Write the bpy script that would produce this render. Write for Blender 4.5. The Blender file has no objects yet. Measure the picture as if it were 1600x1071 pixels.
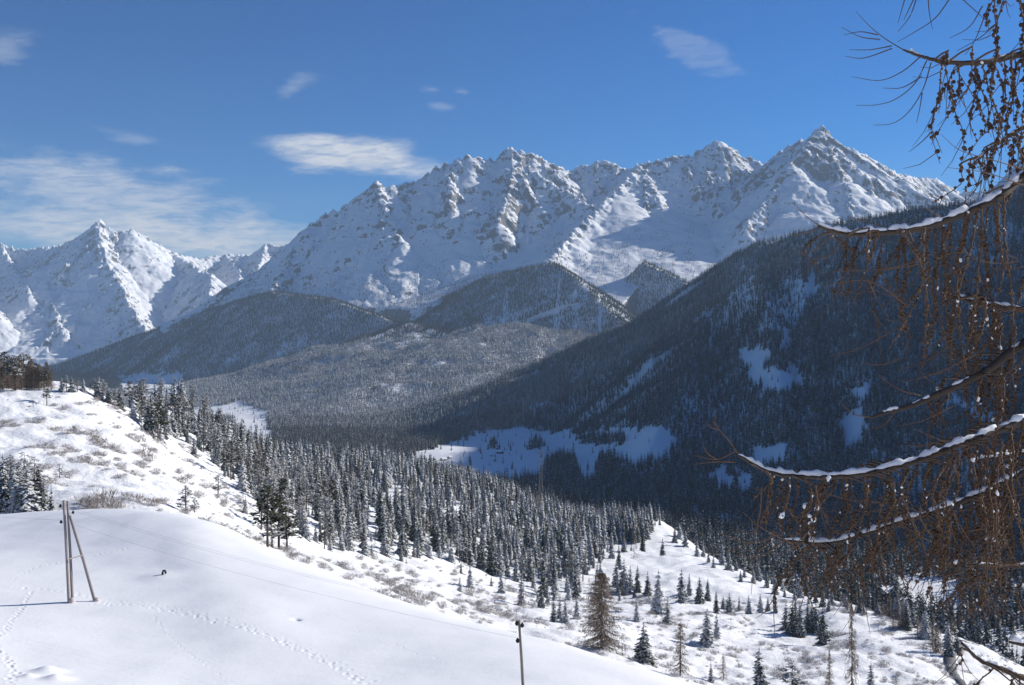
import bpy, math, random
import numpy as np

# ------------------------------------------------------------------ camera, sky, sun, exposure
SC = bpy.context.scene
COL = SC.collection
F, CX, HY = 1570.0, 800.0, 520.0          # focal length, centre column and horizon row in 1600-wide pixels
cam = bpy.data.cameras.new('camera')
cam.sensor_width = 36.0
cam.lens = 36.0 * F / 1600.0
cam.shift_y = -(535.5 - HY) / 1600.0
cam.clip_start, cam.clip_end = 0.1, 60000.0
cam_ob = bpy.data.objects.new('camera', cam)
cam_ob.rotation_euler = (math.radians(90), 0, 0)
COL.objects.link(cam_ob)
SC.camera = cam_ob

SUN_AZ, SUN_EL = 63.0, 25.0               # degrees clockwise from the view direction, and up
world = bpy.data.worlds.new('World')
SC.world = world
world.use_nodes = True
sun = bpy.data.lights.new('sun', 'SUN')
sun.energy, sun.angle, sun.color = 5.0, math.radians(0.53), (1.0, 0.94, 0.85)
sun_ob = bpy.data.objects.new('sun', sun)
sun_ob.rotation_euler = (math.radians(90 - SUN_EL), 0, math.radians(180 - SUN_AZ))
sun_ob.location = (300, 100, 400)
COL.objects.link(sun_ob)
SC.view_settings.view_transform = 'Standard'
SC.view_settings.look = 'None'
SC.view_settings.gamma = 1.0
SC.view_settings.exposure = 0.52
SC.view_settings.use_curve_mapping = False
SC.cycles.max_bounces = 5
SC.cycles.diffuse_bounces = 2
SC.cycles.volume_bounces = 0
SC.cycles.use_denoising = True
SC.cycles.caustics_reflective = SC.cycles.caustics_refractive = False


class NT:
    """small helper for node trees"""
    def __init__(self, tree):
        self.t = tree
        tree.nodes.clear()

    def n(self, kind, **kw):
        nd = self.t.nodes.new(kind)
        for k, v in kw.items():
            setattr(nd, k, v)
        return nd

    def link(self, a, b):
        self.t.links.new(a, b)

    def put(self, sock, v):
        if hasattr(v, 'is_output'):
            self.link(v, sock)
        elif v is not None:
            sock.default_value = v

    def math(self, op, a, b=None, c=None, clamp=False):
        nd = self.n('ShaderNodeMath', operation=op, use_clamp=clamp)
        for i, v in enumerate((a, b, c)):
            if v is not None:
                self.put(nd.inputs[i], v)
        return nd.outputs[0]

    def vmath(self, op, a, b=None, scale=None):
        nd = self.n('ShaderNodeVectorMath', operation=op)
        self.put(nd.inputs[0], a)
        if b is not None:
            self.put(nd.inputs[1], b)
        if scale is not None:
            self.put(nd.inputs[3], scale)
        return nd.outputs[1] if op in ('DOT_PRODUCT', 'LENGTH') else nd.outputs[0]

    def noise(self, vec, scale, detail=4.0, rough=0.55, dist=0.0):
        nd = self.n('ShaderNodeTexNoise')
        self.link(vec, nd.inputs['Vector'])
        nd.inputs['Scale'].default_value = scale
        nd.inputs['Detail'].default_value = detail
        nd.inputs['Roughness'].default_value = rough
        nd.inputs['Distortion'].default_value = dist
        return nd.outputs['Fac']

    def ramp(self, v, lo, hi, a=0.0, b=1.0):
        nd = self.n('ShaderNodeMapRange', interpolation_type='SMOOTHSTEP')
        self.put(nd.inputs[0], v)
        for i, x in enumerate((lo, hi, a, b)):
            self.put(nd.inputs[i + 1], x)
        return nd.outputs[0]

    def mix(self, fac, a, b):
        nd = self.n('ShaderNodeMix', data_type='RGBA')
        self.put(nd.inputs[0], fac)
        for s, v in ((nd.inputs[6], a), (nd.inputs[7], b)):
            self.put(s, tuple(v) + (1.0,) if isinstance(v, (tuple, list)) and len(v) == 3 else v)
        return nd.outputs[2]


def build_world():
    w = NT(world.node_tree)
    out = w.n('ShaderNodeOutputWorld')
    bg = w.n('ShaderNodeBackground')
    sky = w.n('ShaderNodeTexSky', sky_type='NISHITA')
    sky.sun_disc = False
    sky.sun_elevation = math.radians(SUN_EL)
    sky.sun_rotation = math.radians(SUN_AZ)
    sky.altitude = 1800
    sky.air_density = 1.0
    sky.dust_density = 0.8
    sky.ozone_density = 4.0
    bg.inputs['Strength'].default_value = 0.056
    w.link(bg.outputs[0], out.inputs[0])
    # thin clouds, laid out by direction: a = east-west angle tangent, e = elevation tangent
    tc = w.n('ShaderNodeTexCoord')
    sep = w.n('ShaderNodeSeparateXYZ')
    w.link(tc.outputs['Generated'], sep.inputs[0])
    X, Y, Z = sep.outputs
    hz = w.math('MAXIMUM', w.math('SQRT', w.math('ADD', w.math('MULTIPLY', X, X), w.math('MULTIPLY', Y, Y))), 0.02)
    az = w.math('ARCTAN2', X, Y)
    el = w.math('ARCTAN2', Z, hz)
    cmb = w.n('ShaderNodeCombineXYZ')
    w.link(w.math('MULTIPLY', az, 1.0), cmb.inputs[0])
    w.link(w.math('MULTIPLY', el, 3.2), cmb.inputs[1])
    cmb2 = w.n('ShaderNodeCombineXYZ')
    w.link(w.math('ADD', az, w.math('MULTIPLY', el, 0.8)), cmb2.inputs[0])
    w.link(w.math('SUBTRACT', w.math('MULTIPLY', el, 6.0), w.math('MULTIPLY', az, 0.5)), cmb2.inputs[1])
    warp = w.noise(cmb.outputs[0], 9.0, 5.0, 0.6)
    fine = w.noise(cmb.outputs[0], 22.0, 6.0, 0.62, 0.3)

    def blob(px, py, rx, ry, skew=0.0, edge=0.6, amount=1.0, rag=1.1):
        a0 = math.atan2(px - CX, F)
        e0 = math.atan2(HY - py, math.hypot(F, px - CX))
        dx = w.math('DIVIDE', w.math('SUBTRACT', az, a0), rx / F)
        dy = w.math('DIVIDE', w.math('SUBTRACT', w.math('SUBTRACT', el, e0), w.math('MULTIPLY', w.math('SUBTRACT', az, a0), skew)), ry / F)
        r = w.math('SQRT', w.math('ADD', w.math('MULTIPLY', dx, dx), w.math('MULTIPLY', dy, dy)))
        r = w.math('ADD', r, w.math('MULTIPLY', w.math('SUBTRACT', warp, 0.5), rag * 1.6))
        r = w.math('ADD', r, w.math('MULTIPLY', w.math('SUBTRACT', fine, 0.5), rag))
        return w.ramp(r, 1.0, 1.0 - edge, 0.0, amount)
    blobs = [blob(500, 240, 80, 32, 0.0, 0.8, 0.85, 0.9), blob(570, 238, 100, 36, -0.02, 0.8, 0.85, 0.9), blob(635, 258, 85, 26, -0.1, 1.0, 0.7, 1.0), blob(455, 221, 75, 13, 0.1, 1.0, 0.5, 1.2),
             blob(210, 215, 52, 15, -0.15, 1.0, 0.25, 1.9), blob(5, 78, 42, 28, 0.1, 1.0, 0.26, 1.8), blob(457, 138, 36, 22, 0.5, 1.0, 0.28, 1.8),
             blob(675, 140, 26, 11, 0, 1.0, 0.3, 1.8), blob(722, 144, 38, 12, -0.1, 1.0, 0.3, 1.8), blob(685, 166, 30, 11, 0, 1.0, 0.22, 1.8),
             blob(1078, 72, 80, 24, -0.5, 1.0, 0.17, 2.8),
             blob(150, 310, 330, 70, -0.16, 1.0, 0.62, 1.5), blob(330, 378, 300, 48, -0.05, 1.0, 0.85, 0.8),
             blob(60, 350, 280, 50, 0.0, 1.0, 0.65, 1.0)]
    tot = None
    for b in blobs:
        tot = b if tot is None else w.math('SUBTRACT', 1.0, w.math('MULTIPLY', w.math('SUBTRACT', 1.0, tot), w.math('SUBTRACT', 1.0, b)))
    hs = w.n('ShaderNodeHueSaturation')
    hs.inputs['Saturation'].default_value = 1.33
    hs.inputs['Hue'].default_value = 0.504
    gm = w.n('ShaderNodeGamma')
    gm.inputs['Gamma'].default_value = 1.3
    hs.inputs['Value'].default_value = 0.80
    w.link(sky.outputs[0], gm.inputs['Color'])
    w.link(gm.outputs[0], hs.inputs['Color'])
    strand = w.noise(cmb2.outputs[0], 30.0, 6.0, 0.65, 0.6)
    tot = w.math('MULTIPLY', tot, w.ramp(strand, 0.28, 0.60, 0.45, 1.12))
    w.link(w.mix(tot, hs.outputs[0], (9.6, 9.8, 10.2)), bg.inputs['Color'])


build_world()

# ------------------------------------------------------------------ helpers
RNG = np.random.default_rng(7)
random.seed(7)


def P(px, py, Y):
    return ((px - CX) / F * Y, float(Y), (HY - py) / F * Y)


def project(x, y, z):
    return CX + F * x / y, HY - F * z / y


_perm = np.concatenate([np.random.default_rng(3).permutation(256)] * 3)
_ang = np.linspace(0, 2 * np.pi, 256, endpoint=False)
_gx, _gy = np.cos(_ang), np.sin(_ang)


def perlin(x, y, seed=0):
    x = np.asarray(x, float) + seed * 17.31
    y = np.asarray(y, float) + seed * 9.77
    xi, yi = np.floor(x).astype(int), np.floor(y).astype(int)
    xf, yf = x - xi, y - yi
    u, v = xf * xf * xf * (xf * (xf * 6 - 15) + 10), yf * yf * yf * (yf * (yf * 6 - 15) + 10)

    def g(ix, iy, dx, dy):
        h = _perm[_perm[ix & 255] + (iy & 255)]
        return _gx[h] * dx + _gy[h] * dy
    a, b = g(xi, yi, xf, yf), g(xi + 1, yi, xf - 1, yf)
    c, d = g(xi, yi + 1, xf, yf - 1), g(xi + 1, yi + 1, xf - 1, yf - 1)
    return (a + u * (b - a) + v * ((c + u * (d - c)) - (a + u * (b - a)))) * 1.4


def fbm(x, y, octaves=5, seed=0, gain=0.5, lac=2.03):
    s, a = 0.0, 1.0
    for o in range(octaves):
        s = s + a * perlin(x, y, seed + o * 3)
        x, y, a = x * lac, y * lac, a * gain
    return s


def ridged(x, y, octaves=5, seed=0, gain=0.55, lac=2.1):
    s, a, w = 0.0, 1.0, 1.0
    for o in range(octaves):
        n = 1.0 - np.abs(perlin(x, y, seed + o * 5))
        n = n * n * w
        w = np.clip(n * 1.6, 0, 1)
        s = s + a * (n - 0.5)
        x, y, a = x * lac, y * lac, a * gain
    return s


def tps(ctrl):
    """thin-plate surface through control points (px, py, Y) or ('w', x, y, z)"""
    pts = np.array([p[1:] if p[0] == 'w' else P(*p) for p in ctrl])
    S = 100.0
    xy, z = pts[:, :2] / S, pts[:, 2]
    n = len(z)

    def U(r2):
        return np.where(r2 > 1e-12, r2 * np.log(np.maximum(r2, 1e-12)), 0.0)
    d2 = ((xy[:, None] - xy[None]) ** 2).sum(-1)
    A = np.zeros((n + 3, n + 3))
    A[:n, :n] = U(d2) + np.eye(n) * 0.02
    A[:n, n], A[:n, n + 1:] = 1, xy
    A[n, :n], A[n + 1:, :n] = 1, xy.T
    w = np.linalg.solve(A, np.concatenate([z, np.zeros(3)]))

    def f(x, y):
        shp = np.shape(x)
        x, y = np.ravel(x) / S, np.ravel(y) / S
        out = w[n] + w[n + 1] * x + w[n + 2] * y
        for i in range(n):
            out = out + w[i] * U((x - xy[i, 0]) ** 2 + (y - xy[i, 1]) ** 2)
        return out.reshape(shp)
    return f


def fan_surface(ctrl, c=0.5):
    """surface through control points, interpolated over bearing and log distance"""
    pts = np.array([p[1:] if p[0] == 'w' else P(*p) for p in ctrl])
    q = np.stack([pts[:, 0] / pts[:, 1] * 8.0, np.log(pts[:, 1]) * 4.0], -1)
    tau = pts[:, 2] / pts[:, 1]
    n = len(tau)
    A = np.sqrt(((q[:, None] - q[None]) ** 2).sum(-1) + c * c)
    m = tau.mean()
    w = np.linalg.solve(A + np.eye(n) * -0.01, tau - m)

    def f(x, y):
        shp = np.shape(x)
        x, y = np.ravel(x), np.maximum(np.ravel(y), 5.0)
        a, b = x / y * 8.0, np.log(y) * 4.0
        out = np.full(x.shape, m)
        for i in range(n):
            out = out + w[i] * np.sqrt((a - q[i, 0]) ** 2 + (b - q[i, 1]) ** 2 + c * c)
        return (out * y).reshape(shp)
    return f


def ridges_height(x, y, ridges):
    """highest of all ridge profiles; returns height, arc length along and distance from the winning ridge, and its index"""
    shp = x.shape
    x, y = np.ravel(x), np.ravel(y)
    best = np.full(x.shape, -1e9)
    bt, bd, bi = np.zeros(x.shape), np.zeros(x.shape), np.zeros(x.shape, int)
    for i, r in enumerate(ridges):
        pts = np.array([p[1:] if p[0] == 'w' else P(*p) for p in r['pts']])
        s0, curve, reach = r['s'], r.get('curve', 0.0), r.get('reach')
        arc = 0.0
        for a, b in zip(pts[:-1], pts[1:]):
            ab = b[:2] - a[:2]
            L = math.hypot(*ab)
            if reach:
                m = np.nonzero((x > min(a[0], b[0]) - reach) & (x < max(a[0], b[0]) + reach) & (y > min(a[1], b[1]) - reach) & (y < max(a[1], b[1]) + reach))[0]
            else:
                m = np.arange(len(x))
            if len(m):
                xm, ym = x[m], y[m]
                t = np.clip(((xm - a[0]) * ab[0] + (ym - a[1]) * ab[1]) / (L * L), 0, 1)
                d = np.hypot(xm - a[0] - ab[0] * t, ym - a[1] - ab[1] * t)
                h = a[2] + (b[2] - a[2]) * t - s0 * d * (1 - curve * np.clip(d / 2000, 0, 1))
                w = h > best[m]
                k = m[w]
                best[k], bt[k], bd[k], bi[k] = h[w], (arc + t * L + i * 500)[w], d[w], i
            arc += L
    return best.reshape(shp), bt.reshape(shp), bd.reshape(shp), bi.reshape(shp)


def add_ribs(ridges, seed, scale=1.0):
    """buttresses that branch off each crest and run down its faces, and smaller ribs off those"""
    R = random.Random(seed)
    out = list(ridges)
    for r in ridges:
        if r.get('plain'):
            continue
        pts = np.array([P(*p) for p in r['pts']])
        pos_ = 90.0
        seg = np.linalg.norm(np.diff(pts[:, :2], axis=0), axis=1)
        cum = np.concatenate([[0], np.cumsum(seg)])
        while pos_ < cum[-1]:
            k = min(int(np.searchsorted(cum, pos_)) - 1, len(seg) - 1)
            f = (pos_ - cum[k]) / seg[k]
            c = pts[k] + (pts[k + 1] - pts[k]) * f
            d = (pts[k + 1] - pts[k])[:2] / seg[k]
            for side in (-1, 1):
                nrm = np.array((d[1], -d[0])) * side
                if nrm[1] > 0.5:
                    continue
                a = R.uniform(-0.55, 0.55)
                nrm = np.array((nrm[0] * math.cos(a) - nrm[1] * math.sin(a), nrm[0] * math.sin(a) + nrm[1] * math.cos(a)))
                L, dn = R.uniform(260, 800) * scale, R.uniform(0.66, 0.86)
                p0 = np.array((c[0], c[1], c[2] - R.uniform(4, 22)))
                bend = np.array((-nrm[1], nrm[0])) * R.uniform(-0.3, 0.3) * L
                p1 = np.array((*(p0[:2] + nrm * L * 0.5 + bend * 0.5), p0[2] - dn * L * 0.5 * R.uniform(0.8, 1.1)))
                p2 = np.array((*(p0[:2] + nrm * L + bend), p0[2] - dn * L))
                out.append(dict(pts=[('w', *p0), ('w', *p1), ('w', *p2)], s=R.uniform(1.0, 1.25), reach=420))
                for q in range(R.choice((1, 2, 2, 3))):
                    f2 = R.uniform(0.15, 0.8)
                    b0 = p0 + (p2 - p0) * f2
                    b0[:2] += bend * 0.0
                    an = R.choice((-1, 1)) * R.uniform(0.5, 1.0)
                    n2 = np.array((nrm[0] * math.cos(an) - nrm[1] * math.sin(an), nrm[0] * math.sin(an) + nrm[1] * math.cos(an)))
                    l2 = R.uniform(90, 260) * scale
                    out.append(dict(pts=[('w', b0[0], b0[1], b0[2] - 5), ('w', *(b0[:2] + n2 * l2), b0[2] - l2 * R.uniform(0.75, 0.95))], s=1.3, reach=160))
            pos_ += R.uniform(100, 240) * scale
    return out


def smax(a, b, k):
    h = np.clip(0.5 + 0.5 * (a - b) / k, 0, 1)
    return b + (a - b) * h + k * h * (1 - h)


def mesh_from(name, verts, faces, mat=None, smooth=False):
    """verts (n,3) array, faces (m,k) array or list of arrays of one size each"""
    me = bpy.data.meshes.new(name)
    verts = np.asarray(verts, np.float32)
    blocks = faces if isinstance(faces, list) and len(faces) and isinstance(faces[0], np.ndarray) else [np.asarray(faces)]
    blocks = [b for b in blocks if len(b)]
    loops = np.concatenate([b.ravel() for b in blocks]).astype(np.int32)
    sizes = np.concatenate([np.full(len(b), b.shape[1]) for b in blocks]).astype(np.int32)
    starts = np.concatenate([[0], np.cumsum(sizes)[:-1]]).astype(np.int32)
    me.vertices.add(len(verts))
    me.vertices.foreach_set('co', verts.ravel())
    me.loops.add(len(loops))
    me.loops.foreach_set('vertex_index', loops)
    me.polygons.add(len(sizes))
    me.polygons.foreach_set('loop_start', starts)
    me.polygons.foreach_set('loop_total', sizes)
    if smooth:
        me.polygons.foreach_set('use_smooth', np.ones(len(sizes), bool))
    me.update(calc_edges=True)
    for m in (mat if isinstance(mat, (list, tuple)) else [mat]):
        if m:
            me.materials.append(m)
    return me


def link(name, me, parent=None, label=None, cat=None, group=None, kind=None, loc=None):
    o = bpy.data.objects.new(name, me)
    COL.objects.link(o)
    if parent:
        o.parent = parent
    if loc is not None:
        o.location = loc
    for k, v in (('label', label), ('category', cat), ('group', group), ('kind', kind)):
        if v:
            o[k] = v
    return o


def grid_faces(ny, nx):
    i = np.arange(ny * nx).reshape(ny, nx)
    return np.stack([i[:-1, :-1], i[:-1, 1:], i[1:, 1:], i[1:, :-1]], -1).reshape(-1, 4)


def fan(px0, px1, nx, y0, y1, ny, log=True):
    """ground grid that widens with distance, so that cells keep about the same apparent size"""
    px = np.linspace(px0, px1, nx)
    Y = np.geomspace(y0, y1, ny) if log else np.linspace(y0, y1, ny)
    yy = np.repeat(Y[:, None], nx, 1)
    return (px[None] - CX) / F * yy, yy


def material(name):
    m = bpy.data.materials.new(name)
    m.use_nodes = True
    t = NT(m.node_tree)
    out = t.n('ShaderNodeOutputMaterial')
    b = t.n('ShaderNodeBsdfPrincipled')
    t.link(b.outputs[0], out.inputs[0])
    b.inputs['Roughness'].default_value = 0.8
    b.inputs['Specular IOR Level'].default_value = 0.25
    return m, t, b


def bump(t, b, height, strength=0.3, dist=1.0):
    nd = t.n('ShaderNodeBump')
    nd.inputs['Strength'].default_value = strength
    nd.inputs['Distance'].default_value = dist
    t.link(height, nd.inputs['Height'])
    t.link(nd.outputs[0], b.inputs['Normal'])


def pos(t):
    return t.n('ShaderNodeNewGeometry').outputs['Position']


def normal_z(t):
    s = t.n('ShaderNodeSeparateXYZ')
    t.link(t.n('ShaderNodeNewGeometry').outputs['Normal'], s.inputs[0])
    return s.outputs[2]


SNOW = (0.83, 0.85, 0.88)


def mat_field_snow():
    m, t, b = material('field_snow')
    p = pos(t)
    n1 = t.noise(p, 0.35, 5, 0.5)
    t.link(t.mix(n1, (0.80, 0.82, 0.85), (0.86, 0.875, 0.90)), b.inputs['Base Color'])
    b.inputs['Roughness'].default_value = 0.6
    rip = t.noise(t.vmath('MULTIPLY', p, (0.35, 1.0, 1.0)), 1.6, 5, 0.6, 0.4)
    h = t.math('ADD', t.math('MULTIPLY', t.noise(p, 0.25, 4, 0.5), 0.6), t.math('ADD', t.math('MULTIPLY', t.noise(p, 4.0, 5, 0.6), 0.06), t.math('MULTIPLY', rip, 0.09)))
    bump(t, b, h, 0.35, 0.5)
    return m


def mat_hill_snow():
    m, t, b = material('hillside_snow')
    p = pos(t)
    n1 = t.noise(p, 0.9, 6, 0.65)
    n2 = t.noise(p, 0.12, 3, 0.5)
    grass = t.math('MULTIPLY', t.ramp(n1, 0.60, 0.72), t.ramp(n2, 0.42, 0.62))
    t.link(t.mix(t.math('MULTIPLY', grass, 0.65), SNOW, (0.28, 0.21, 0.15)), b.inputs['Base Color'])
    bump(t, b, t.noise(p, 0.8, 6, 0.65), 0.6, 0.8)
    return m


def mat_forest_floor():
    m, t, b = material('forest_floor_snow')
    p = pos(t)
    n1 = t.noise(p, 0.05, 6, 0.7)
    t.link(t.mix(t.ramp(n1, 0.62, 0.74, 0, 0.5), SNOW, (0.2, 0.18, 0.16)), b.inputs['Base Color'])
    bump(t, b, t.noise(p, 0.04, 6, 0.6), 0.5, 6.0)
    return m


def mat_mountain():
    m, t, b = material('mountain_rock_and_snow')
    p = pos(t)
    nz = normal_z(t)
    n1 = t.noise(p, 0.0045, 8, 0.7, 0.3)
    n2 = t.noise(p, 0.045, 6, 0.72)
    strata = t.noise(t.vmath('MULTIPLY', p, (1.0, 1.0, 4.5)), 0.012, 6, 0.68)
    streak = t.noise(t.vmath('MULTIPLY', p, (1.0, 0.6, 0.22)), 0.030, 6, 0.7)
    v = t.math('ADD', nz, t.math('ADD', t.math('MULTIPLY', t.math('SUBTRACT', n1, 0.5), 0.40), t.math('MULTIPLY', t.math('SUBTRACT', n2, 0.5), 0.70)))
    v = t.math('ADD', v, t.math('ADD', t.math('MULTIPLY', t.math('SUBTRACT', strata, 0.5), 0.45), t.math('MULTIPLY', t.math('SUBTRACT', streak, 0.5), 0.75)))
    sz = t.n('ShaderNodeSeparateXYZ')
    t.link(p, sz.inputs[0])
    v = t.math('SUBTRACT', v, t.ramp(sz.outputs[2], 650, 1250, 0.0, 0.055))   # wind bares the high crests
    rock = t.ramp(v, 0.615, 0.53)
    n4 = t.noise(p, 0.02, 5, 0.7)
    rc = t.mix(n4, (0.07, 0.07, 0.075), (0.25, 0.23, 0.22))
    t.link(t.mix(rock, SNOW, rc), b.inputs['Base Color'])
    h = t.math('ADD', t.noise(p, 0.012, 8, 0.65), t.math('MULTIPLY', rock, 0.08))
    bump(t, b, h, 0.7, 13.0)
    return m


M_FIELD, M_HILL, M_FLOOR, M_ROCK = mat_field_snow(), mat_hill_snow(), mat_forest_floor(), mat_mountain()

# ------------------------------------------------------------------ terrain: near field and valley side
CREST = [(-120, 812, 150), (0, 803, 140), (100, 800, 136), (230, 794, 130), (300, 799, 122), (360, 820, 115), (420, 851, 108), (500, 889, 100), (560, 916, 95),
         (640, 945, 90), (720, 962, 86), (800, 977, 82), (870, 1000, 76), (1000, 1036, 69), (1130, 1073, 62)]
field_ctrl = list(CREST)
for (px, py, Y) in CREST:
    x, y, z = P(px, py, Y)
    s = (py - HY) / F
    field_ctrl.append(('w', x * 1.18, y * 1.18, z - y * 0.18 * (s + 0.16)))
    field_ctrl.append(('w', x * 1.4, y * 1.4, z - y * 0.4 * (s + 0.26)))
field_ctrl += [(110, 943, 78), (150, 941, 79), (0, 937, 77), (-120, 930, 76), (0, 1071, 53), (200, 1071, 54.5), (400, 1071, 56), (600, 1071, 57), (800, 1071, 58.5),
               (1000, 1071, 60), (380, 900, 88), (255, 897, 90), (-120, 846, 110), (0, 845, 108), (100, 843, 107), (0, 818, 124), (100, 815, 121), (-120, 820, 126), (200, 838, 105), (200, 806, 118), (300, 845, 101), (420, 870, 97), (700, 985, 75), (600, 985, 76), ('w', 0, 0, -1.7), ('w', -8, 15, -6.9), ('w', 4, 15, -7.1), ('w', -15, 30, -12.2),
               ('w', 8, 30, -12.9), ('w', 12, 0, -3.2), ('w', 12, 20, -10.2), ('w', 18, 40, -19.5), ('w', 30, 60, -29), ('w', 40, 20, -17), ('w', 60, 70, -46),
               ('w', -30, 0, 0.5), ('w', -45, 30, -9.5), ('w', 25, 5, -8)]
field_f = tps(field_ctrl)


def field_h(x, y):
    z = field_f(x, y)
    z = z + 0.22 * fbm(x / 16, y / 16, 3, 11) * np.clip((y - 8) / 30, 0, 1)
    # a wind-packed roll that runs down the field
    t = (y - 105) / -50.0
    cx = -32 + 17 * t + 2.0 * np.sin(y / 9.0)
    z = z + 0.32 * np.exp(-((x - cx) / 4.0) ** 2) * np.clip((115 - y) / 15, 0, 1) * np.clip((y - 55) / 15, 0, 1)
    return z


def curve_through(pts, step):
    pts = np.array(pts, float)
    d = np.concatenate([[0], np.cumsum(np.linalg.norm(np.diff(pts, axis=0), axis=1))])
    t = np.arange(0, d[-1], step)
    return np.stack([np.interp(t, d, pts[:, k]) for k in range(pts.shape[1])], -1)


def field_point(px, py):
    Y = np.geomspace(30, 160, 900)
    X = (px - CX) / F * Y
    z = field_h(X, Y)
    k = int(np.argmax((HY - py) / F * Y <= z))
    return float(X[k]), float(Y[k]), float(z[k])


def footprints():
    marks = []
    R = random.Random(12)
    for path, step, side, rad, dep, wob in (
            ([(150, 944), (215, 946), (300, 962), (380, 982), (450, 1008), (520, 1040), (590, 1078)], 0.62, 0.17, 0.14, 0.11, 0.08),
            ([(160, 940), (230, 942), (320, 962), (390, 980), (460, 1008), (530, 1040), (600, 1076)], 0.6, 0.20, 0.12, 0.07, 0.2),
            ([(-20, 1010), (5, 990), (30, 955), (46, 930), (50, 922)], 0.5, 0.10, 0.12, 0.12, 0.05),
            ([(-10, 1010), (10, 1030), (22, 1050), (15, 1075)], 0.5, 0.12, 0.13, 0.14, 0.08),
            ([(0, 920), (60, 920), (100, 925), (160, 935)], 0.7, 0.25, 0.14, 0.12, 0.2),
            ([(240, 962), (270, 1000), (320, 1040), (370, 1072)], 0.45, 0.03, 0.07, 0.06, 0.02),
            ([(20, 905), (60, 885), (110, 875), (150, 868), (210, 855)], 0.55, 0.05, 0.12, 0.09, 0.05),
            ([(560, 985), (640, 1015), (720, 1045)], 1.3, 0.1, 0.10, 0.07, 0.2)):
        p3 = np.array([field_point(*q)[:2] for q in path])
        c = curve_through(p3, step)
        for k in range(len(c) - 1):
            d = c[k + 1] - c[k]
            d /= max(np.linalg.norm(d), 1e-6)
            sg = side * (1 if k % 2 else -1)
            dep_k = dep * 0.55
            marks.append((c[k][0] - d[1] * sg + R.gauss(0, wob), c[k][1] + d[0] * sg + R.gauss(0, wob), rad * R.uniform(0.8, 1.2), dep_k * R.uniform(0.4, 1.3)))
    return marks


def press_marks(x, y, z):
    marks = footprints()
    for (mx, my, r, dep) in marks:
        j = np.nonzero(np.abs(y[:, 0] - my) < 4 * r)[0]
        if not len(j):
            continue
        sl = slice(j[0], j[-1] + 1)
        q = ((x[sl] - mx) ** 2 + (y[sl] - my) ** 2) / (r * r)
        z[sl] += -dep * np.exp(-q ** 1.5) + 0.25 * dep * np.exp(-(np.sqrt(q) - 1.7) ** 2 * 4)
    for (px, py, r, dep) in ((75, 1050, 0.7, -0.35), (463, 969, 0.28, 0.3), (88, 1062, 0.6, -0.3), (45, 1058, 0.4, -0.2), (250, 902, 1.6, -0.2)):
        mx, my, _ = field_point(px, py)
        z -= dep * np.exp(-((x - mx) ** 2 + (y - my) ** 2) / (r * r))
    return z


hill_ctrl = [(-150, 600, 330), (0, 603, 350), (70, 598, 350), (130, 612, 360), (200, 642, 372), (260, 690, 365), (330, 745, 335), (400, 803, 290),
             (0, 700, 230), (100, 700, 240), (200, 722, 245), (300, 790, 215), (-150, 700, 220), (-150, 800, 165), (0, 800, 168), (150, 800, 172), (300, 812, 172), (380, 842, 185),
             (300, 672, 470), (300, 690, 560), (400, 745, 480), (400, 712, 620), (500, 790, 450), (500, 735, 700), (230, 652, 440), (340, 715, 430), (440, 862, 262), (500, 862, 300), (560, 800, 460), (600, 745, 1000), (640, 862, 400), (400, 705, 700), (330, 685, 640), (260, 650, 540),
             (480, 725, 900), (750, 765, 1000), (850, 932, 430), (850, 805, 800), (960, 815, 850), (1010, 850, 720), (1040, 815, 840), (1070, 845, 760), (1110, 872, 680), (1180, 903, 605),
             (940, 1012, 262), (1000, 960, 380), (1200, 940, 480), (1110, 1008, 330), (1250, 1000, 380), (1340, 948, 490), (1400, 968, 440), (1480, 1003, 395), (1530, 1012, 395), (1580, 1045, 370), (1480, 1040, 340), (1560, 1080, 330),
             (1300, 1062, 285), (1150, 1062, 272), (1480, 1078, 300), (700, 960, 250), (580, 905, 230), (820, 1010, 240),
             ('w', -60, 60, -27), ('w', -30, 75, -30), ('w', 0, 70, -33), ('w', -60, 110, -31), ('w', -20, 110, -37), ('w', 25, 110, -50), ('w', 60, 110, -62), ('w', 90, 150, -78)]
# beyond its far edge the valley side drops towards the river
for (px, py, Y, k, dz) in ((130, 612, 360, 1.5, 75), (200, 642, 372, 1.6, 110), (0, 603, 350, 1.6, 70), (-150, 600, 330, 1.6, 60), (300, 690, 640, 1.4, 110), (600, 745, 1000, 1.3, 130), (750, 765, 1000, 1.3, 130),
                            (960, 815, 850, 1.25, 75), (1050, 822, 830, 1.2, 60), (1110, 872, 680, 1.3, 75), (1200, 905, 590, 1.35, 75), (1340, 948, 490, 1.4, 90), (1440, 980, 430, 1.45, 90), (1530, 1012, 395, 1.5, 90), (1600, 1050, 370, 1.5, 90)):
    x, y, z = P(px, py, Y)
    hill_ctrl.append(('w', x * k, y * k, z - dz))
hill_f = fan_surface(hill_ctrl)


def hill_h(x, y):
    z = hill_f(x, y)
    r = np.hypot(x, y)
    rough = np.clip((r - 150) / 60, 0, 1)
    z = z + rough * (1.5 * fbm(x / 45, y / 45, 4, 21) + 0.6 * fbm(x / 7, y / 7, 3, 23) + 0.9 * ridged(x / 26, y / 26, 3, 25))
    return z


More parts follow.
